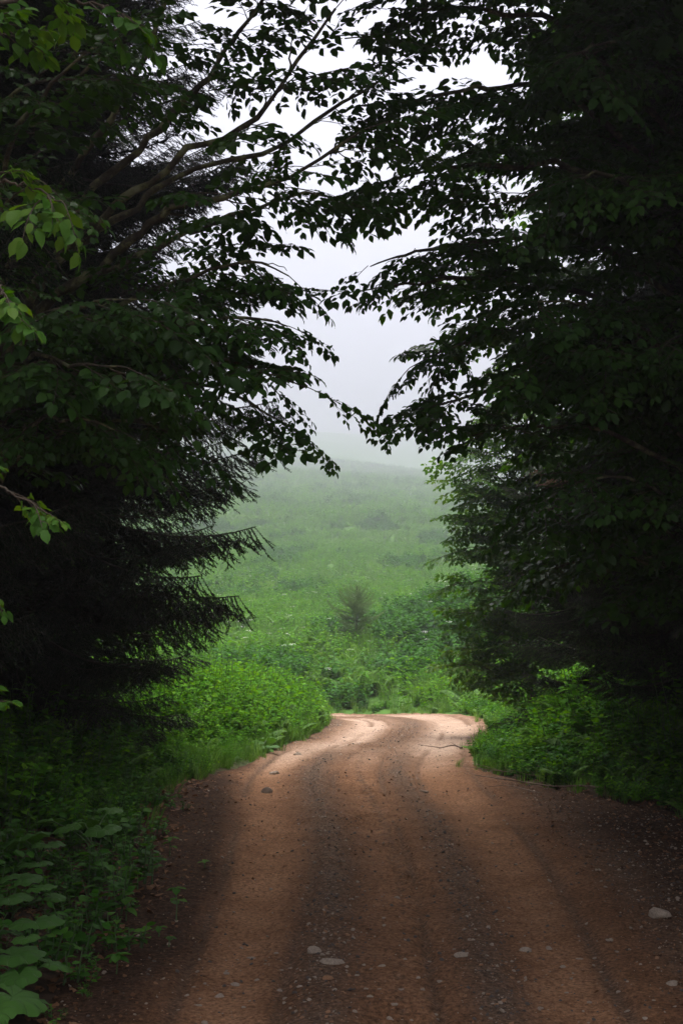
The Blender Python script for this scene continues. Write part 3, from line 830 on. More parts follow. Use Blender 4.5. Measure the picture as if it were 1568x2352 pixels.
bl = gp(-2.75, 8.9)
fan = [
    limb_px([(-150, 1000, 8.8), (30, 620, 8.7), (100, 485, 8.6), (165, 395, 8.6), (225, 320, 8.5), (280, 235, 8.5), (320, 155, 8.4), (345, 100, 8.3), (390, -20, 8.2), (440, -160, 8.1)], 0.030, 0.010, 0.66, 5, 0.75, 2, 1.0),
    limb_px([(-150, 1080, 8.8), (60, 720, 8.8), (120, 615, 8.8), (190, 465, 8.8), (240, 410, 8.9), (320, 345, 8.9), (360, 295, 9.0), (435, 220, 9.0), (480, 175, 9.0), (520, 110, 9.1), (550, 75, 9.1), (610, -10, 9.2), (680, -110, 9.2)], 0.034, 0.010, 0.66, 6, 0.8, 2, 1.0),
    limb_px([(-150, 1100, 8.8), (80, 680, 8.5), (190, 530, 8.4), (235, 500, 8.4), (280, 455, 8.3), (340, 420, 8.3), (430, 350, 8.2), (515, 320, 8.2), (590, 270, 8.1), (650, 185, 8.1), (720, 90, 8.0), (770, 20, 8.0)], 0.032, 0.008, 0.66, 7, 0.8, 2, 1.0),
    limb_px([(-150, 1130, 8.8), (60, 680, 8.6), (115, 615, 8.5), (195, 555, 8.5), (250, 520, 8.6), (320, 470, 8.7), (360, 435, 8.8), (450, 390, 8.9), (600, 350, 9.0), (665, 325, 9.1), (784, 235, 9.2), (860, 195, 9.3), (915, 148, 9.4)], 0.032, 0.007, 0.66, 7, 0.75, 2, 0.95),
    limb_px([(-150, 1150, 8.8), (80, 730, 8.3), (160, 655, 8.1), (225, 620, 8.0), (285, 565, 7.9), (325, 535, 7.8), (370, 495, 7.7), (410, 470, 7.6), (510, 450, 7.5), (600, 425, 7.4), (665, 405, 7.4), (735, 365, 7.3), (830, 300, 7.2)], 0.034, 0.007, 0.66, 7, 0.7, 2, 0.95),
    limb_px([(-150, 1170, 8.8), (80, 720, 8.4), (160, 662, 8.3), (280, 612, 8.2), (340, 575, 8.2), (400, 550, 8.1), (440, 530, 8.1), (500, 508, 8.0), (565, 485, 8.0), (630, 465, 8.0), (700, 445, 8.0), (770, 455, 8.0)], 0.028, 0.006, 0.66, 5, 0.65, 2, 0.9),
    # lower leafy limbs hanging into the gap
    limb_px([(-150, 1200, 8.8), (150, 800, 8.2), (380, 660, 7.8), (560, 600, 7.6), (690, 650, 7.5), (770, 720, 7.4)], 0.024, 0.004, 0.45, 9, 0.55, 3, 0.9),
    limb_px([(-150, 1220, 8.8), (150, 880, 8.0), (380, 760, 7.6), (560, 730, 7.4), (690, 760, 7.3), (790, 805, 7.2)], 0.024, 0.004, 0.4, 9, 0.5, 3, 0.85),
    limb_px([(-150, 1250, 8.8), (80, 875, 8.4), (195, 830, 8.2), (400, 800, 7.8), (560, 840, 7.6), (700, 890, 7.5), (815, 945, 7.4)], 0.026, 0.003, 0.42, 9, 0.45, 2, 0.8),
    limb_px([(-150, 1260, 8.8), (150, 900, 8.3), (400, 870, 8.0), (570, 925, 7.8), (680, 990, 7.7), (780, 1062, 7.7)], 0.02, 0.003, 0.5, 6, 0.32, 2, 0.72),
    limb_px([(-150, 1260, 8.8), (120, 1000, 8.0), (300, 970, 7.7), (450, 1015, 7.6), (560, 1062, 7.6)], 0.018, 0.003, 0.4, 6, 0.4, 2, 0.8),
    limb_px([(-150, 1200, 8.8), (50, 800, 7.4), (200, 700, 6.6), (340, 690, 6.3), (460, 720, 6.2)], 0.018, 0.003, 0.4, 7, 0.45, 3, 0.85),
    limb_px([(-150, 1200, 8.8), (30, 850, 7.2), (180, 840, 6.4), (320, 850, 6.1), (430, 900, 6.0)], 0.018, 0.003, 0.35, 7, 0.45, 3, 0.85),
    limb_px([(-150, 1250, 8.8), (50, 1000, 7.4), (160, 960, 6.7), (300, 1000, 6.4), (400, 1060, 6.3)], 0.016, 0.003, 0.4, 5, 0.35, 2, 0.8),
    limb_px([(-150, 1100, 8.8), (0, 420, 7.6), (120, 200, 7.2), (280, 60, 7.0), (420, -30, 6.9)], 0.022, 0.004, 0.4, 8, 0.5, 3, 0.9),
    limb_px([(-150, 1000, 8.8), (-20, 300, 8.0), (190, 170, 7.8), (280, 80, 7.8), (380, 30, 7.8)], 0.018, 0.004, 0.5, 5, 0.5, 2, 0.9),
    limb_px([(-150, 1150, 8.8), (-40, 600, 6.4), (60, 430, 5.8), (140, 440, 5.6), (190, 480, 5.5)], 0.014, 0.002, 0.45, 6, 0.28, 2, 0.7),
]
beech_tree(bl, (-2.9, 8.7, 7.5), 0.16, fan, 'mossy beech whose lichened limbs fan up from the dark wood over the road', seed=21,
           crown=[((-1.9, 8.6, 9.2), (3.4, 3.8, 2.6), 900, 1.5)], max_parts=295)  # upper crown lies above the view, thickened to shade the road

# sprigs at the picture's edge belong to a nearer young beech
near_l = gp(-2.05, 4.6)
sprigs = [
    limb_px([(-260, 900, 4.4), (-120, 610, 4.2), (-20, 640, 4.1), (40, 725, 4.05)], 0.008, 0.002, 0.5, 4, 0.08, 1, 0.72),
    limb_px([(-260, 1180, 4.4), (-90, 1080, 4.2), (20, 1120, 4.1), (110, 1180, 4.05)], 0.007, 0.0018, 0.45, 4, 0.07, 1, 0.58),
    limb_px([(-260, 1700, 4.4), (-120, 1590, 4.3), (-60, 1600, 4.25), (-15, 1612, 4.2)], 0.006, 0.0018, 0.6, 2, 0.05, 0, 0.55),
    limb_px([(-260, 1500, 4.4), (-120, 1350, 4.3), (-60, 1350, 4.25), (-10, 1372, 4.2)], 0.006, 0.0018, 0.6, 2, 0.05, 0, 0.5),
    limb_px([(-260, 500, 4.4), (-60, 60, 4.6), (100, -10, 4.7), (210, 5, 4.8), (280, 30, 4.8)], 0.010, 0.002, 0.4, 6, 0.12, 1, 0.9),
    limb_px([(-260, 560, 4.4), (-80, 160, 4.6), (0, 80, 4.7), (60, 85, 4.8)], 0.008, 0.002, 0.4, 4, 0.12, 1, 0.85),
    limb_px([(-260, 640, 4.4), (-60, 430, 4.5), (60, 430, 4.5), (150, 470, 4.4)], 0.008, 0.002, 0.4, 4, 0.1, 1, 0.7),
]
beech_tree(near_l, (-2.2, 4.5, 5.5), 0.06, sprigs, 'young beech close to the lens, bright leafy sprigs reaching into the picture', seed=22, meshes=SPRIG, lib='sprigs', limb_bark=M_twig, near=True,
           crown=[((-2.3, 4.2, 7.2), (1.9, 2.2, 1.4), 40, 2.0)])

# ------------------------------------------------------------------ trees right of the road
br = gp(3.0, 11.0)
R0 = lambda y: (1700, y, 11.0)
right = [
    limb_px([R0(900), (1400, 700, 10.6), (1150, 640, 10.2), (960, 650, 9.9), (800, 672, 9.7)], 0.03, 0.004, 0.3, 11, 0.6, 3, 0.95),
    limb_px([R0(800), (1350, 560, 10.4), (1100, 560, 10.0), (950, 580, 9.8), (850, 612, 9.6)], 0.03, 0.004, 0.3, 10, 0.6, 3, 0.95),
    limb_px([R0(1100), (1400, 900, 10.3), (1200, 880, 10.0), (1040, 920, 9.7), (930, 945, 9.5), (850, 950, 9.4)], 0.026, 0.003, 0.3, 10, 0.45, 2, 0.85),
    limb_px([R0(1150), (1400, 1000, 10.0), (1220, 980, 9.7), (1080, 1000, 9.5), (950, 1025, 9.4)], 0.024, 0.003, 0.35, 7, 0.38, 2, 0.8),
    limb_px([R0(1000), (1400, 780, 10.6), (1180, 760, 10.3), (1030, 800, 10.0), (940, 845, 9.9)], 0.028, 0.003, 0.3, 10, 0.5, 3, 0.9),
    limb_px([R0(700), (1400, 420, 10.2), (1150, 380, 9.8), (950, 400, 9.6), (790, 450, 9.4)], 0.03, 0.004, 0.3, 11, 0.65, 3, 0.95),
    limb_px([R0(600), (1350, 250, 10.2), (1120, 200, 9.8), (960, 230, 9.6), (870, 270, 9.5)], 0.03, 0.004, 0.3, 11, 0.65, 3, 0.95),
    limb_px([R0(500), (1350, 100, 10.2), (1150, 30, 9.8), (1000, 20, 9.6), (890, 20, 9.5)], 0.03, 0.004, 0.3, 11, 0.65, 3, 0.95),
    limb_px([R0(650), (1450, 420, 9.2), (1300, 420, 8.8), (1180, 480, 8.6), (1270, 570, 8.5)], 0.02, 0.003, 0.35, 8, 0.45, 3, 0.85),
    limb_px([R0(1300), (1500, 1120, 10.0), (1350, 1100, 9.7), (1230, 1130, 9.6), (1160, 1180, 9.6)], 0.02, 0.003, 0.3, 8, 0.45, 2, 0.85),
]
r_ = np.random.default_rng(31)
for k in range(22):
    y0 = r_.uniform(-150, 1350); x1 = r_.uniform(1080, 1480); y1 = y0 + r_.uniform(-180, 120); d1 = r_.uniform(8.2, 12.2)
    right.append(limb_px([R0(y0 + 150), ((1700 + x1) / 2, (y0 + y1) / 2 - 60, (11 + d1) / 2), (x1, y1, d1)], 0.022, 0.004, 0.15, 9, 0.6, 3, 0.95))
beech_tree(br, (2.9, 11.2, 8.0), 0.17, right, 'big beech right of the road, layers of dark leaves arching over it', seed=23,
           crown=[((2.2, 10.5, 9.6), (3.6, 3.8, 2.8), 900, 1.5)], max_parts=295)  # dense unseen foliage overhead, added to darken the road below

br2 = gp(4.0, 14.6)
right2 = []
for k in range(26):
    y0 = r_.uniform(-150, 1150); x1 = r_.uniform(960, 1450); y1 = y0 + r_.uniform(-150, 100); d1 = r_.uniform(12.5, 15)
    if y0 > 900: x1 = max(x1, 1150)
    right2.append(limb_px([(1700, y0 + 150, 14.6), ((1700 + x1) / 2, (y0 + y1) / 2 - 60, (14.6 + d1) / 2), (x1, y1, d1)], 0.025, 0.005, 0.2, 9, 0.75, 3, 1.05))
beech_tree(br2, (4.0, 14.6, 8.5), 0.17, right2, 'second beech behind the big one, its leaves filling the gaps towards the meadow', seed=24, max_parts=200,
           crown=[((4.6, 14, 9.4), (2.4, 2.6, 2.4), 200, 1.5)])

# light green young beech whose edge meets the meadow
by = gp(2.7, 20.4)
edge_l = []
for (tx, ty) in ((1075, 975), (1040, 1030), (1005, 1062), (1050, 1130), (1015, 1180), (1025, 1250), (990, 1330), (1005, 1400), (1040, 1440), (1060, 1490), (1120, 1540), (1150, 1100), (1180, 1250), (1170, 1400), (1120, 920), (1180, 860), *[(r_.uniform(1010, 1260), q_) for q_ in np.linspace(930, 1520, 15)]):
    edge_l.append(limb_px([(1230, ty + 130, 20.4), ((1240 + tx) / 2, ty + 20, 19.8), (tx + 18, ty + 6, 19.2)], 0.014, 0.003, 0.15, 10, 0.55, 2, 0.9))
TILT[0] = 0.75
beech_tree(by, (2.65, 20.4, 5.2), 0.05, edge_l, 'light green young beech at the wood edge, leaves meeting the misty meadow', seed=25, meshes=SPRAY_Y, lib='young_sprays', limb_bark=M_twig, max_parts=290, near=True)
TILT[0] = 0.28

spruce_tree(gp(3.15, 16.8), 5.2, 1.25, 'small spruce with fresh green tips and a dead brown branch beside the road bend', seed=5, meshes=SPR_F, mlen=1.6, z0=0.2, step=0.03, low=0.85,
            dead=(((-0.75, -0.55, 0.05), 3.05, 1.0), ((-0.3, -0.9, 0.0), 2.75, 0.9), ((-0.5, -0.8, -0.1), 1.1, 0.7)))
spruce_tree(gp(3.75, 13.9), 7.5, 1.75, 'dark low spruce standing before the green tipped spruce, skirts down to the verge', seed=6, meshes=SPR_F, mlen=1.6, z0=0.25, step=0.06, low=0.9)
for i, (x, y, h) in enumerate(((4.5, 16.4, 15), (5.6, 20.5, 15), (5.5, 17.2, 14), (5.2, 12.5, 15), (6.9, 19.5, 14), (6.6, 15.5, 14), (4.4, 8.6, 14), (6.2, 9.5, 14), (7.4, 22, 12), (8.2, 12.5, 14))):
    spruce_tree(gp(x, y), h, 2.2, 'dark spruce among others in the black depth of the wood right of the road', 'spruces in the depth of the wood right of the road', seed=40 + i, parts=False, z0=0.3, step=0.08)

# unseen trees outside the view, added to shade the road
for i, (x, y) in enumerate(((3.7, 7.2),)):
    b = gp(x, y)
    beech_tree(b, (x * 0.95, y, 7.0), 0.15, [], 'unseen beech added beyond the picture edge so its crown shades the road', None, seed=60 + i,
               crown=[((x * (0.85 if y < 5 else 0.6), y, 8.4), (2.8, 3.0, 2.3), 260 if y < 5 else 420, 1.6)])
for i, (x, y) in enumerate(((-6, 3), (6.5, 4.5))):  # spruces out of the frame, added to hold back sky light
    spruce_tree(gp(x, y), 13, 2.3, 'unseen spruce added beside the viewer to block light', 'unseen spruces added to block light', seed=80 + i, parts=False, z0=0.3, step=0.14)

# spruce sapling on the slope
q = on_ground(818, 1478)
spruce_tree(q, 1.45, 0.78, 'small soft grey green spruce sapling alone in the meadow beyond the bend', seed=7, meshes=SPR_S, bushy=True, mlen=1.6, z0=0.05, step=0.023, low=1.0, name='spruce_sapling')

# ------------------------------------------------------------------ herbs
def herb_mesh(seed, height=0.5, stems=5, leaves=9, leaf=0.11, spread=0.16, mats=None, lib=None, name='herb'):
    r = np.random.default_rng(seed); mb = MB()
    for s in range(stems):
        a = r.uniform(0, 6.28); h = height * r.uniform(0.6, 1.1)
        b = np.array((math.cos(a), math.sin(a), 0)) * spread * r.uniform(0, 1)
        d = np.array((math.cos(a) * r.uniform(0.0, 0.4), math.sin(a) * r.uniform(0, 0.4), 1))
        q = np.linspace(0, 1, 5)
        st = b + q[:, None] * h * d; st[:, 2] -= 0.06 * h * q ** 3
        mb.tube(st, np.linspace(0.005, 0.002, 5), 1, 3)
        for k in range(leaves):
            t = 0.18 + 0.82 * (k + r.uniform(0, 0.5)) / leaves
            p = np.array([np.interp(t, q, st[:, i]) for i in range(3)])
            az = k * 2.4 + r.uniform(-0.5, 0.5)
            dd = np.array((math.cos(az), math.sin(az), r.uniform(-0.1, 0.55)))
            put_leaf(mb, p, dd, np.array((0, 0, 1.0)) + r.normal(0, 0.3, 3), leaf * r.uniform(0.6, 1.2) * (1.15 - 0.5 * t), 0, r, lib or LEAVES)
    return mb.mesh(name, mats or [M_herb, M_stalk])

def grass_mesh(seed, n=26, h=0.35, spread=0.1, mat=None, name='grass'):
    r = np.random.default_rng(seed); mb = MB()
    for k in range(n):
        a = r.uniform(0, 6.28); b = np.array((math.cos(a), math.sin(a), 0)) * spread * math.sqrt(r.uniform())
        lean = r.uniform(0.1, 0.7); hh = h * r.uniform(0.5, 1.15); a2 = a + r.normal(0, 0.6)
        d = np.array((math.cos(a2), math.sin(a2), 0)); w = np.array((-d[1], d[0], 0)) * 0.0035
        p1 = b + d * hh * lean * 0.3 + np.array((0, 0, hh * 0.6)); p2 = b + d * hh * lean + np.array((0, 0, hh * (1 - 0.3 * lean)))
        mb.add([b - w, b + w, p1 - w * 0.8, p1 + w * 0.8, p2], [(0, 1, 3), (0, 3, 2), (2, 3, 4)], 0)
    return mb.mesh(name, [mat or M_grass])

def fern_frond(seed, L=0.6, mat=None):
    """arching frond along +X"""
    r = np.random.default_rng(seed); mb = MB()
    t = np.linspace(0, 1, 10)
    ax = np.stack([L * t * (0.75 - 0.1 * t), 0 * t, L * (0.95 * t - 0.55 * t ** 2.2)], 1)
    mb.tube(ax, np.linspace(0.004, 0.001, 10), 1, 3)
    n = 20
    for k in range(n):
        tt = 0.15 + 0.85 * k / n
        p = np.array([np.interp(tt, t, ax[:, i]) for i in range(3)])
        for s in (-1, 1):
            d = np.array((0.45, s * 1.0, -0.15 + r.normal(0, 0.05)))
            l = L * 0.2 * math.sin(math.pi * min(1, 0.12 + tt * 0.9)) + 0.012
            v, f = LEAF4
            R = frame(d, (r.normal(0, 0.15) - 0.2, 0, 1)); vv = v.copy(); vv[:, 1] *= 0.55
            mb.add(p + (vv * l) @ R.T, f, 0)
    return mb.mesh('frond', [mat or M_fern, M_stalk])

def fern_clump_mesh(seed):
    r = np.random.default_rng(seed)
    V, F, Mi, n = [], [], [], 0
    for k in range(7):
        fm = fern_frond(seed * 10 + k, 0.6 * r.uniform(0.8, 1.15))
        co = np.empty(len(fm.vertices) * 3, np.float32); fm.vertices.foreach_get('co', co); co = co.reshape(-1, 3)
        fi = np.empty(len(fm.loops), np.int32); fm.loops.foreach_get('vertex_index', fi)
        mi = np.empty(len(fm.polygons), np.int32); fm.polygons.foreach_get('material_index', mi)
        R = rot((0, 0, 1), k * 0.9 + r.uniform(-0.3, 0.3))
        V.append(co @ R.T); F.append(fi.reshape(-1, 3) + n); Mi.append(mi); n += len(co)
        bpy.data.meshes.remove(fm)
    return raw_mesh('fern', np.concatenate(V), np.concatenate(F), [M_fern, M_stalk], np.concatenate(Mi))

HERBS = [herb_mesh(500 + i, 0.38 + 0.08 * (i % 4), 7 + i % 3, 12, 0.072 + 0.02 * (i % 3), 0.17, [M_meadow, M_stalk], LEAVES if i in (1, 4) else NARROW) for i in range(6)]
HERBS += []
DARKH = [herb_mesh(580 + i, 0.45, 8, 11, 0.11, 0.2, [M_nettle, M_stalk], LEAVES) for i in range(3)]
HERBS += [fern_clump_mesh(530), grass_mesh(540, 40, 0.5, 0.16), grass_mesh(541, 36, 0.42, 0.16)]
HERBS += DARKH
library('meadow_plants', HERBS)
def umbel(seed):
    r = np.random.default_rng(seed); mb = MB()
    mb.tube([(0, 0, 0), (0.01, 0, 0.4), (0.0, 0.01, 0.8)], 0.004, 1, 3)
    for k in range(14):
        a = r.uniform(0, 6.28); rr = 0.07 * math.sqrt(r.uniform())
        p = np.array((rr * math.cos(a), rr * math.sin(a), 0.8 - rr * 0.3 + r.normal(0, 0.006)))
        put_leaf(mb, p, (math.cos(a), math.sin(a), 0.2), (0, 0, 1), 0.03, 0, r)
    return mb.mesh('flower', [M_flower, M_stalk])
library('flower_heads', [umbel(550 + i) for i in range(3)])
SMALL = [herb_mesh(560 + i, 0.13 + 0.05 * (i % 3), 3 + i % 3, 5, 0.055 + 0.012 * (i % 3), 0.06, [M_herb, M_stalk], name='herb') for i in range(6)]
library('small_herbs', SMALL)
library('grass_tufts', [grass_mesh(570 + i, 22, 0.16 + 0.05 * i, 0.06) for i in range(3)])

# meadow on the far slope, denser close by
def meadow(n, y0, y1, power, size, margin=5.0):
    y = (y0 ** power + rng.uniform(0, 1, n) * (y1 ** power - y0 ** power)) ** (1 / power)
    x = rng.uniform(-1, 1, n) * (0.27 * y + margin)
    return x, y, size * rng.uniform(0.7, 1.35, n)
parts = [meadow(15000, 24.5, 62, 1.5, 0.85), meadow(22000, 58, 150, 1.5, 1.1), meadow(36000, 140, 520, 1.4, 2.2)]
x = np.concatenate([p_[0] for p_ in parts]); y = np.concatenate([p_[1] for p_ in parts]); s = np.concatenate([p_[2] for p_ in parts])
uu, yn = road_u(x, y)
ok = ~((y < 34) & (uu > ul(yn) - 0.15) & (uu < ur(yn) + 0.12))
x, y, s, uu, yn = x[ok], y[ok], s[ok], uu[ok], yn[ok]
s = s * np.where((y < 36), np.clip(0.4 + 0.9 * np.maximum(uu - ur(yn), ul(yn) - uu), 0.4, 1.15), 1.0)
zone = fbm(x / 9, y / 12, 3, 111)
pick = np.where(zone > 0.09, rng.choice([6, 7, 0, 2, 4, 8], len(x)), np.where(zone < -0.08, rng.choice([1, 3, 5], len(x)), rng.choice([0, 2, 4, 1, 7, 8], len(x))))
zone2 = fbm(x / 4, y / 9, 3, 117)
pick = np.where(zone2 + 0.25 * rng.normal(0, 0.2, len(x)) > 0.15, rng.choice([9, 10, 11], len(x)), pick)
s = s * np.where(pick >= 9, 1.15, 1.0)
scatter('meadow', np.stack([x, y, ground_h(x, y) - 0.02], 1), np.stack([rng.normal(0, 0.12, len(x)), rng.normal(0, 0.12, len(x)), rng.uniform(0, 6.28, len(x))], 1), np.stack([s, s, s * rng.uniform(0.7, 1.2, len(s))], 1), pick, LIB['meadow_plants'])

# tall herbs on the bank left of the bend and along the outer edge
x = rng.uniform(-8, 0.2, 16000); y = rng.uniform(12.2, 27.5, 16000)
uu, yn = road_u(x, y)
ok = (uu < ul(yn) - 0.04) & (y < 27.6)
x, y, uu, yn = x[ok], y[ok], uu[ok], yn[ok]
dist = ul(yn) - uu
s = np.clip(0.45 * sstep(14.5, 17.5, y) + 0.75 * dist, 0.3, 0.88) * rng.uniform(0.75, 1.25, len(x)) * (0.75 + 0.35 * sstep(13, 17, y))
scatter('undergrowth', np.stack([x, y, ground_h(x, y) - 0.02], 1), np.stack([rng.normal(0, 0.13, len(x)), rng.normal(0, 0.13, len(x)), rng.uniform(0, 6.28, len(x))], 1), np.stack([s, s, s * rng.uniform(0.9, 1.35, len(s))], 1), np.where(dist < 0.12, rng.choice([7, 8, 0], len(x)), rng.choice([0, 1, 2, 3, 4, 5, 0, 2, 4, 6], len(x))), LIB['meadow_plants'])
# right verge and the shaded floor of the wood
x = np.concatenate([rng.uniform(0.9, 6, 5200), rng.uniform(-6, -1.2, 2200)]); y = np.concatenate([rng.uniform(9.8, 25, 5200), rng.uniform(9.8, 13.5, 2200)])
uu, yn = road_u(x, y)
ok = ((uu > ur(yn) + 0.05) & (x > 0)) | ((uu < ul(yn) - 0.1) & (x < 0))
x, y, uu, yn = x[ok], y[ok], uu[ok], yn[ok]
dist = np.where(x > 0, uu - ur(yn), ul(yn) - uu)
s = np.clip(0.3 + 0.65 * dist, 0.3, 1.15) * rng.uniform(0.6, 1.3, len(x))
scatter('undergrowth', np.stack([x, y, ground_h(x, y) - 0.02], 1), np.stack([rng.normal(0, 0.15, len(x)), rng.normal(0, 0.15, len(x)), rng.uniform(0, 6.28, len(x))], 1), s, rng.choice([0, 1, 2, 3, 4, 5, 6, 9, 10, 11], len(x)), LIB['meadow_plants'])

# flowers
pts = []
for _ in range(150):
    yv = rng.uniform(29, 90); xv = rng.uniform(-0.1, 0.12) * yv
    pts.append((xv, yv))
for _ in range(60):
    pts.append((rng.normal(4.5, 1.2), rng.normal(42, 3)))
pts = np.array(pts)
scatter('wildflowers', np.stack([pts[:, 0], pts[:, 1], ground_h(pts[:, 0], pts[:, 1]) - 0.1], 1), np.stack([rng.normal(0, 0.1, len(pts)), rng.normal(0, 0.1, len(pts)), rng.uniform(0, 6.28, len(pts))], 1), rng.uniform(0.6, 0.95, len(pts)), rng.integers(0, 3, len(pts)), LIB['flower_heads'])

# pale fern clump left on the slope
FR = [fern_frond(600 + i, 1.0 + 0.1 * (i % 3)) for i in range(4)]
for (px, py, sc, lab) in ((545, 1462, 1.0, 'pale green fern clump on the slope beside the dark front spruce'), (640, 1452, 0.7, 'smaller pale fern in the meadow next to the larger fern clump'), (1085, 1600, 0.55, 'fern at the verge below the light green young beech')):
    q = on_ground(px, py)
    t = thing('fern', q, lab, 'fern', 'ferns on the slope')
    for k in range(11):
        o = link(bpy.data.objects.new('frond', FR[k % 4]), t)
        o.rotation_euler = (random.uniform(-0.1, 0.1), random.uniform(-0.45, 0.05), k * 0.571 + random.uniform(-0.2, 0.2)); o.scale = (sc,) * 3

# ------------------------------------------------------------------ foreground plants, left verge
def bur_blade(seed, rad=0.14):
    r = np.random.default_rng(seed)
    n = 28; v = [(0, 0, 0)]; f = []
    for ring, (q, zz) in enumerate(((0.35, 0.012), (0.7, 0.014), (1.0, -0.01))):
        for k in range(n + 1):
            a = 0.42 + (2 * math.pi - 0.84) * k / n          # notch at +X where the stalk joins
            lob = 1 + 0.06 * math.sin(a * 9) * q + 0.03 * r.normal() * q
            rr = rad * q * lob * (0.86 + 0.24 * (0.5 - 0.5 * math.cos(a)))
            rib = 0.006 * math.cos(a * 9) * q
            v.append((-rr * math.cos(a) * -1, rr * math.sin(a), zz * rad / 0.14 + rib + (0.02 * r.normal() * q * rad)))
    for k in range(n): f.append((0, 1 + k, 2 + k))
    for ring in range(2):
        for k in range(n):
            a = 1 + ring * (n + 1) + k; b = a + n + 1
            f += [(a, b, b + 1), (a, b + 1, a + 1)]
    v = np.array(v, float); v[:, 0] *= -1
    return raw_mesh('leaf', v, np.array(f), [M_bur])
def vein_leaf(name, base, light, veins):
    m = leaf_mat(name, base, light, 0.25, 0.6, 0.25, spec=0.15)
    N, L = m.node_tree.nodes.new, m.node_tree.links.new
    p = [n for n in m.node_tree.nodes if n.type == 'BSDF_PRINCIPLED'][0]
    src = p.inputs['Base Color'].links[0].from_socket
    tc = N('ShaderNodeTexCoord'); sx = N('ShaderNodeSeparateXYZ'); L(tc.outputs['Object'], sx.inputs[0])
    at = N('ShaderNodeMath'); at.operation = 'ARCTAN2'; L(sx.outputs[1], at.inputs[0]); L(sx.outputs[0], at.inputs[1])
    ns = N('ShaderNodeTexNoise'); ns.inputs['Scale'].default_value = 18; L(tc.outputs['Object'], ns.inputs['Vector'])
    ad = N('ShaderNodeMath'); ad.operation = 'MULTIPLY_ADD'; ad.inputs[1].default_value = 0.25; L(ns.outputs['Fac'], ad.inputs[0]); L(at.outputs[0], ad.inputs[2])
    mu = N('ShaderNodeMath'); mu.operation = 'MULTIPLY'; mu.inputs[1].default_value = veins / 2; L(ad.outputs[0], mu.inputs[0])
    si = N('ShaderNodeMath'); si.operation = 'SINE'; L(mu.outputs[0], si.inputs[0])
    ab = N('ShaderNodeMath'); ab.operation = 'ABSOLUTE'; L(si.outputs[0], ab.inputs[0])
    rp = N('ShaderNodeValToRGB'); L(ab.outputs[0], rp.inputs[0])
    rp.color_ramp.elements[0].position = 0.04; rp.color_ramp.elements[0].color = (1, 1, 1, 1); rp.color_ramp.elements[1].position = 0.2; rp.color_ramp.elements[1].color = (0, 0, 0, 1)
    mx = N('ShaderNodeMix'); mx.data_type = 'RGBA'; L(rp.outputs[0], mx.inputs['Factor']); L(src, mx.inputs['A']); mx.inputs['B'].default_value = (0.10, 0.19, 0.055, 1)
    L(mx.outputs['Result'], p.inputs['Base Color'])
    bp = N('ShaderNodeBump'); bp.inputs['Strength'].default_value = 0.8; bp.inputs['Distance'].default_value = 0.006; bp.invert = True
    L(rp.outputs[0], bp.inputs['Height']); L(bp.outputs[0], p.inputs['Normal'])
    return m
M_bur = vein_leaf('veined_butterbur_leaf', (0.06, 0.155, 0.026), (0.08, 0.19, 0.034), 9)
BUR = [bur_blade(700 + i) for i in range(5)]

def butterbur(base, leaves, label):
    """leaves: (dx, dy, height, size, turn, tilt)"""
    t = thing('butterbur', base, label, 'plant', 'butterbur plants on the verge')
    for i, (dx, dy, h, sz, turn, tilt) in enumerate(leaves):
        R = np.array(Euler((0.12 * math.sin(turn * 3), tilt, turn)).to_matrix())
        b = link(bpy.data.objects.new('leaf', BUR[i % len(BUR)]), t)
        b.matrix_basis = mat4(R, (dx, dy, h), sz)
        mb = MB(); q = np.linspace(0, 1, 6)[:, None]
        st = q * np.array((dx, dy, h - 0.002)); st[:, 2] += 0.12 * h * np.sin(math.pi * q[:, 0]); st[:, :2] *= (q ** 1.3)
        st[0, 2] -= 0.04
        mb.tube(st, np.linspace(0.006, 0.0045, 6), 0, 5)
        link(bpy.data.objects.new('stalk', mb.mesh('stalk', [M_stalk])), t)
    return t

def bur_from_px(base_px, leaf_px, label):
    """leaf_px: (px, py, dY, size)"""
    b = on_ground(*base_px)
    out = []
    for i, (px, py, dY, sz) in enumerate(leaf_px):
        sz *= random.uniform(0.62, 0.98)
        q = P(px, py, b[1] + dY) - b
        out.append((q[0], q[1], max(q[2], 0.05), sz, math.atan2(q[1], q[0]) + random.uniform(-0.4, 0.4), random.uniform(-0.15, 0.5)))
    return butterbur(b, out, label)
bur_from_px((215, 1985), [(250, 1862, 0.2, 0.95), (165, 1900, 0.0, 1.15), (235, 1905, -0.25, 1.2), (195, 1890, 0.3, 1.0), (120, 1885, 0.35, 0.8)], 'butterbur with the highest leaves, at the black edge of the wood')
bur_from_px((90, 2010), [(60, 1930, 0.0, 1.35), (20, 1915, 0.25, 1.0), (110, 1940, -0.1, 1.0), (85, 1985, -0.3, 0.9), (25, 1990, -0.2, 0.9)], 'butterbur with one broad flat leaf below the highest clump')
bur_from_px((30, 2110), [(45, 2020, 0.1, 1.3), (90, 2040, 0.0, 0.9), (10, 2065, -0.1, 1.2), (120, 2060, 0.1, 0.7), (-40, 2040, 0.1, 1.1)], 'butterbur at the picture edge above the notched round leaf')
bur_from_px((70, 2200), [(82, 2118, -0.1, 1.25), (60, 2155, -0.3, 0.75), (-20, 2130, 0.0, 1.0)], 'butterbur with a large round notched leaf lying flat')
bur_from_px((20, 2280), [(28, 2195, 0.0, 1.0), (45, 2240, -0.15, 0.85), (115, 2215, 0.1, 0.75), (-20, 2230, 0.0, 0.95)], 'low butterbur with dark leaves under the round notched leaf')
bur_from_px((10, 2345), [(30, 2290, 0.0, 1.1), (-15, 2325, -0.2, 1.0), (70, 2320, 0.1, 0.6)], 'butterbur nearest to the lens, leaves cut by the picture edge')
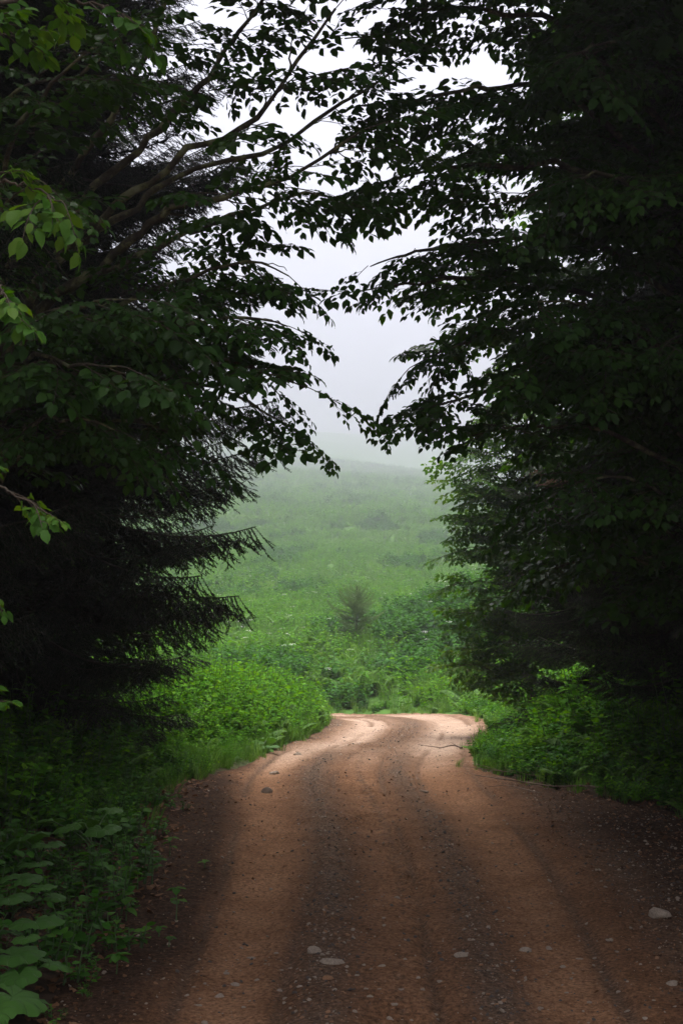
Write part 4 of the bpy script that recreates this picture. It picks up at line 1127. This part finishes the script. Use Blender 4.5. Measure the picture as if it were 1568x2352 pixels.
bur_from_px((1205, 1735), [(1175, 1700, 0.0, 1.1), (1215, 1712, 0.2, 1.2), (1185, 1725, -0.2, 0.9)], 'butterbur on the far verge under the dark low spruce')
bur_from_px((605, 1722), [(590, 1705, 0.0, 0.8), (612, 1700, 0.1, 0.9), (625, 1716, -0.1, 0.8), (596, 1718, -0.2, 0.7)], 'grey green butterbur at the foot of the herb bank by the road')

# small herbs one can count on the verge, and the rest as ground cover
lab_small = 'small green herb with pointed leaves on the leafy verge beside the butterbur'
small_at = [(210, 2015), (250, 2030), (290, 2045), (330, 2030), (350, 2000), (320, 1975), (265, 2095), (195, 2060), (160, 2030), (230, 2000), (175, 2140), (215, 2150), (255, 2175), (285, 2190), (305, 2180), (150, 2190), (185, 2195), (130, 2060), (340, 1950), (360, 1920), (215, 2110), (120, 2230), (300, 2000), (240, 2060), (270, 1965), (310, 1940), (165, 2170), (145, 2265)]
BURS = (('the butterbur with the highest leaves', 215, 1900), ('the broad flat butterbur leaf', 60, 1950), ('the butterbur leaves at the picture edge', 40, 2050), ('the large notched butterbur leaf', 82, 2118), ('the low dark butterbur', 40, 2220), ('the butterbur cut by the lower picture edge', 40, 2310), ('the tall lone seedling', 405, 2112))
ORD = ('',) + tuple(w + ' ' for w in 'second third fourth fifth sixth seventh eighth ninth tenth eleventh twelfth thirteenth fourteenth fifteenth sixteenth seventeenth eighteenth nineteenth twentieth'.split())
count = {}
small_at.sort(key=lambda q: min(math.hypot(q[0] - b[1], q[1] - b[2]) for b in BURS))
for i, (px, py) in enumerate(small_at):
    q = on_ground(px, py)
    near_b = min(BURS, key=lambda b: math.hypot(px - b[1], py - b[2])); count[near_b] = count.get(near_b, 0) + 1
    lab_small = '%ssmall green herb outwards from %s' % (ORD[count[near_b] - 1], near_b[0])
    o = link(bpy.data.objects.new('herb', SMALL[i % 6])); o.location = q; o.rotation_euler = (0, 0, i * 1.3); o.scale = (random.uniform(0.8, 1.5),) * 3
    tag(o, lab_small, 'plant', 'small herbs on the verge')
x = rng.uniform(-3.6, -1.1, 800); y = rng.uniform(5.2, 12.0, 800)
uu, yn = road_u(x, y)
ok = (uu < ul(yn) + 0.15 + 0.25 * rng.normal(0, 0.6, len(x))) & (uu < -1.3)
x, y = x[ok], y[ok]
scatter('ground_cover', np.stack([x, y, ground_h(x, y, False) - 0.01], 1), np.stack([rng.normal(0, 0.15, len(x)), rng.normal(0, 0.15, len(x)), rng.uniform(0, 6.28, len(x))], 1), rng.uniform(0.4, 1.2, len(x)) * np.clip((-1.1 - x) * 1.1 + 0.3, 0.3, 1.1), rng.integers(0, 6, len(x)), LIB['small_herbs'])
# short grass along both edges of the road beyond the shade
x = rng.uniform(-3, 4, 16000); y = rng.uniform(10.5, 28, 16000)
uu, yn = road_u(x, y)
e = np.minimum(uu - ul(yn), ur(yn) - uu)
ok = (e < 0.16 * rng.normal(0, 0.5, len(x))) & (e > np.where(uu > 0, -0.28, -0.5)) & (fbm(x / 0.5, y / 0.5, 2, 131) > rng.normal(0.04, 0.08, len(x)))
x, y = x[ok], y[ok]
scatter('grass', np.stack([x, y, ground_h(x, y, False) - 0.03], 1), np.stack([rng.normal(0, 0.15, len(x)), rng.normal(0, 0.15, len(x)), rng.uniform(0, 6.28, len(x))], 1), rng.uniform(0.3, 1.0, len(x)), rng.integers(0, 3, len(x)), LIB['grass_tufts'])

# seedlings standing alone on the bare dirt
def seedling(px, py, h, n, label, leaf=0.06):
    q = on_ground(px, py)
    t = thing('seedling', q, label, 'plant', 'seedlings on the bare dirt')
    mb = MB(); st = np.array([(0, 0, -0.02), (0.004, 0.002, h * 0.5), (-0.003, 0, h)]); mb.tube(st, [0.004, 0.003, 0.002], 0, 5)
    link(bpy.data.objects.new('stem', mb.mesh('stem', [M_stalk])), t)
    for k in range(n):
        r = np.random.default_rng(px + k)
        mbl = MB(); az = k * 2.4; hh = h * (1.0 if k < n * 0.6 else r.uniform(0.4, 0.8))
        put_leaf(mbl, np.array((0, 0, hh)), (math.cos(az), math.sin(az), r.uniform(-0.25, 0.15)), (0, 0, 1), leaf * r.uniform(0.75, 1.15), 0, r)
        link(bpy.data.objects.new('leaf', mbl.mesh('leaf', [M_herb])), t)
seedling(405, 2112, 0.155, 8, 'tall thin seedling standing alone on the bare brown dirt', 0.07)
seedling(290, 2112, 0.10, 6, 'low seedling with bright leaves between the lone seedling and the butterbur', 0.075)
seedling(268, 2228, 0.07, 9, 'small bushy seedling on the dirt nearest to the lens', 0.075)
seedling(365, 2150, 0.03, 5, 'tiny seedling low on the dirt below the tall thin one', 0.045)
seedling(388, 2166, 0.03, 4, 'tiny pale seedling nearest to the wheel track', 0.04)
seedling(470, 1990, 0.03, 5, 'tiny sprout on the dark shoulder above the tall seedling', 0.05)
seedling(390, 1965, 0.10, 6, 'slender sprout where the dirt meets the dark undergrowth', 0.06)

# ------------------------------------------------------------------ dead leaves, sticks, stones
LIT = []
for i in range(6):
    mb = MB(); v, f = leaf_template(0.3, 0.12 * (-1) ** i, 0.3 - 0.1 * (i % 4), 0.06, 800 + i); mb.add(v * 0.06, f, 0); LIT.append(mb.mesh('dead_leaf', [M_litter]))
library('dead_leaves', LIT)
n = 5200
x = np.concatenate([rng.normal(-1.75, 0.42, n // 2), rng.uniform(1.5, 3.6, n // 3), rng.uniform(-1.5, 2.5, n // 12)]); y = np.concatenate([rng.uniform(5, 13, n // 2), rng.uniform(5.5, 13.5, n // 3), rng.uniform(5.5, 14, n // 12)])
z = np.maximum(ground_h(x, y), road_z(x, y)) + 0.008
scatter('leaf_litter', np.stack([x, y, z], 1), np.stack([rng.normal(0, 0.35, len(x)), rng.normal(0, 0.35, len(x)), rng.uniform(0, 6.28, len(x))], 1), rng.uniform(0.3, 1.15, len(x)) * np.where(np.abs(x - 0.5) < 1.6, 0.55, 1.0), rng.integers(0, 6, len(x)), LIB['dead_leaves'])

def stone_mesh(seed, mat, flat=0.45, name='stone', sub=2):
    import bmesh
    bm = bmesh.new(); bmesh.ops.create_icosphere(bm, subdivisions=sub, radius=0.5)
    r = np.random.default_rng(seed)
    pl = [(np.array(r.normal(0, 1, 3)), r.uniform(0.22, 0.44)) for _ in range(11)]
    for v in bm.verts:
        c = np.array(v.co)
        for nrm, d in pl:
            nn = nrm / np.linalg.norm(nrm); k = c @ nn
            if k > d: c = c - nn * (k - d) * 0.9
        c = c * (1 + r.normal(0, 0.015)); c[2] *= flat; c[0] *= 1.15
        v.co = c
    me = bpy.data.meshes.new(name); bm.to_mesh(me); bm.free(); me.materials.append(mat)
    me.polygons.foreach_set('use_smooth', np.full(len(me.polygons), False))
    return me
ST = [stone_mesh(900 + i, M_stone, 0.42 + 0.12 * (i % 3)) for i in range(5)]
STO = stone_mesh(910, M_stone_o, 0.55); STD = [stone_mesh(920 + i, M_stone_d, 0.5) for i in range(2)]
PEB = [stone_mesh(930 + i, m, 0.6, 'pebble', 1) for i, m in enumerate((M_stone, M_stone_d, M_stone_d, M_stone, M_stone_o, M_stone_d))]
library('pebbles', PEB)

def stone(px, py, w, label, me, group='stones in the road surface', sink=0.25):
    q = on_ground(px, py)
    z = float(road_z(q[0], q[1])[0])
    size = w * q[1] / FPX
    o = link(bpy.data.objects.new('stone', me)); o.location = (q[0], q[1], z + size * 0.03)
    o.rotation_euler = (random.uniform(-0.1, 0.1), random.uniform(-0.1, 0.1), random.choice((0, math.pi)) + random.uniform(-0.4, 0.4)); o.scale = (size, size * random.uniform(0.45, 0.85), size * random.uniform(0.9, 1.5))
    return tag(o, label, 'stone', group)
stone(1512, 2106, 52, 'large rounded grey brown stone at the edge of the road, away from the tracks', ST[2])
stone(763, 2208, 56, 'largest pale flat stone in the loose strip between the wheel tracks', ST[0])
stone(752, 2252, 26, 'orange brown stone just below the largest pale flat stone', STO)
stone(722, 2182, 40, 'pale flat stone just above the largest flat stone', ST[1])
stone(1540, 2250, 44, 'elongated pale stone near the picture edge below the grey brown one', ST[3])
stone(1035, 2046, 14, 'dark round stone alone in the middle of the road', STD[0])
stone(1058, 2196, 34, 'grey flat stone in the middle of the tyre lug marks', ST[4])
stone(972, 1812, 26, 'pale flat stone on the shaded rise between the tracks', ST[0])
stone(612, 1812, 32, 'flat pale stone in the far part of the left-hand wheel track', ST[1])
stone(685, 1726, 26, 'pale slab at the crest where the road begins to bend', ST[3])
stone(630, 1766, 24, 'pale stone just below the crest on the left-hand track', ST[2])
stone(1205, 2172, 34, 'thin pale stone in the right-hand wheel track', ST[1])
stone(1050, 2358, 34, 'pale stone at the lower picture edge in the lug marks', ST[0])
stone(505, 2262, 30, 'pale splinter of stone lowest in the left-hand track', ST[3])
stone(540, 2240, 22, 'twin stone just above the pale splinter in the left-hand track', ST[4])
stone(578, 2178, 24, 'pale flat stone where the fine tyre ribs end', ST[0])
stone(635, 2174, 12, 'small white stone beside the stone where the tyre ribs end', ST[2])
small_l = [(431, 2266), (445, 2250), (455, 2286), (410, 2300), (470, 2240), (520, 2218), (590, 2230), (640, 2255), (655, 2270), (690, 2265), (645, 2215), (668, 2200), (700, 2300), (610, 2195), (470, 2330), (380, 2340), (560, 2290)]
small_c = [(840, 2260), (875, 2215), (905, 2300), (850, 2290), (820, 2235), (930, 2190), (960, 2230), (925, 2255), (895, 2330), (1010, 2240), (985, 2185), (1000, 2310), (945, 2340), (815, 2320), (912, 2050), (835, 2215)]
small_r = [(1085, 2155), (1190, 2230), (1240, 2300), (1290, 2205), (1330, 2190), (1380, 2215), (1420, 2260), (1440, 2300), (1350, 2330), (1260, 2160), (1400, 2150), (1300, 2255), (1470, 2205), (1500, 2290), (1480, 2330), (1130, 2300)]
MARKS = (('the pale splinter', 505, 2262), ('the large flat stone', 763, 2208), ('the tyre rib stone', 578, 2178), ('the grey lug mark stone', 1058, 2196), ('the lowest pale stone', 1050, 2345), ('the thin pale stone', 1205, 2172), ('the elongated stone', 1540, 2250), ('the orange brown stone', 752, 2252), ('the large rounded stone', 1512, 2106), ('the dark round stone', 1035, 2046))
count = {}
every = [(q, 'left-hand track') for q in small_l] + [(q, 'road middle') for q in small_c] + [(q, 'right-hand side') for q in small_r]
every.sort(key=lambda e: min(math.hypot(e[0][0] - b[1], e[0][1] - b[2]) for b in MARKS))
for i, ((px, py), where) in enumerate(every):
    mk = min(MARKS, key=lambda b: math.hypot(px - b[1], py - b[2])); count[mk, where] = count.get((mk, where), 0) + 1
    stone(px, py, random.uniform(9, 20), '%ssmall pale stone in the %s near %s' % (ORD[count[mk, where] - 1], where, mk[0]), ST[i % 5])
# loose gravel
n = 60000
y = 5.2 + (rng.uniform(0, 1, n) ** 1.6) * 17; x = rng.uniform(-1.6, 3.2, n)
uu, yn = road_u(x, y)
comp, loose = track_profile(uu, yn)
ok = (rng.uniform(0, 1, n) < (0.16 + 0.8 * loose) * (1 - 0.6 * sstep(9, 13, y))) & (uu > ul(yn)) & (uu < ur(yn))
x, y = x[ok], y[ok]
s = 0.005 + 0.024 * rng.uniform(0, 1, len(x)) ** 5 + 0.0003 * y
scatter('gravel', np.stack([x, y, road_z(x, y) + s * 0.1], 1), rng.uniform(0, 6.28, (len(x), 3)) * np.array((0.1, 0.1, 1)), s, rng.integers(0, 6, len(x)), LIB['pebbles'])

def stick(pp, r0, r1, label, twigs=0, group='sticks on the verge'):
    pts = []
    for px, py, dz in pp:
        q = on_ground(px, py); q[2] = max(q[2], float(road_z(q[0], q[1])[0])) + dz; pts.append(q)
    b = pts[0].copy(); path = smooth_path([p_ - b for p_ in pts], 14)
    mb = MB(); mb.tube(path, np.linspace(r0, r1, len(path)), 0, 6)
    r = np.random.default_rng(int(pp[0][0]))
    for k in range(twigs):
        i = r.integers(3, len(path) - 1); d = path[i] - path[i - 1]; d /= np.linalg.norm(d)
        d = d + r.normal(0, 0.6, 3); d[2] = abs(d[2]) * 0.5; l = r.uniform(0.12, 0.3)
        mb.tube(path[i] + np.linspace(0, 1, 4)[:, None] * d * l, np.linspace(r1, 0.0015, 4), 0, 4)
    o = link(bpy.data.objects.new('fallen_stick', mb.mesh('fallen_stick', [M_stick]))); o.location = b
    tag(o, label, 'stick', group)
stick([(1388, 1822, 0.03), (1330, 1815, 0.035), (1270, 1812, 0.02), (1190, 1800, 0.02), (1090, 1783, 0.01)], 0.010, 0.004, 'longest pale fallen stick lying along the shaded verge', 3)
stick([(1270, 1795, 0.02), (1200, 1788, 0.03), (1120, 1775, 0.02)], 0.006, 0.003, 'thin reddish twig above the longest fallen stick', 4)
stick([(1240, 1830, 0.02), (1170, 1815, 0.02), (1120, 1812, 0.015)], 0.005, 0.002, 'short twig on the dirt below the longest fallen stick', 2)
stick([(1060, 1722, 0.02), (1040, 1718, 0.03), (1008, 1722, 0.01)], 0.012, 0.005, 'dark broken stick at the outer edge of the bend', 2)
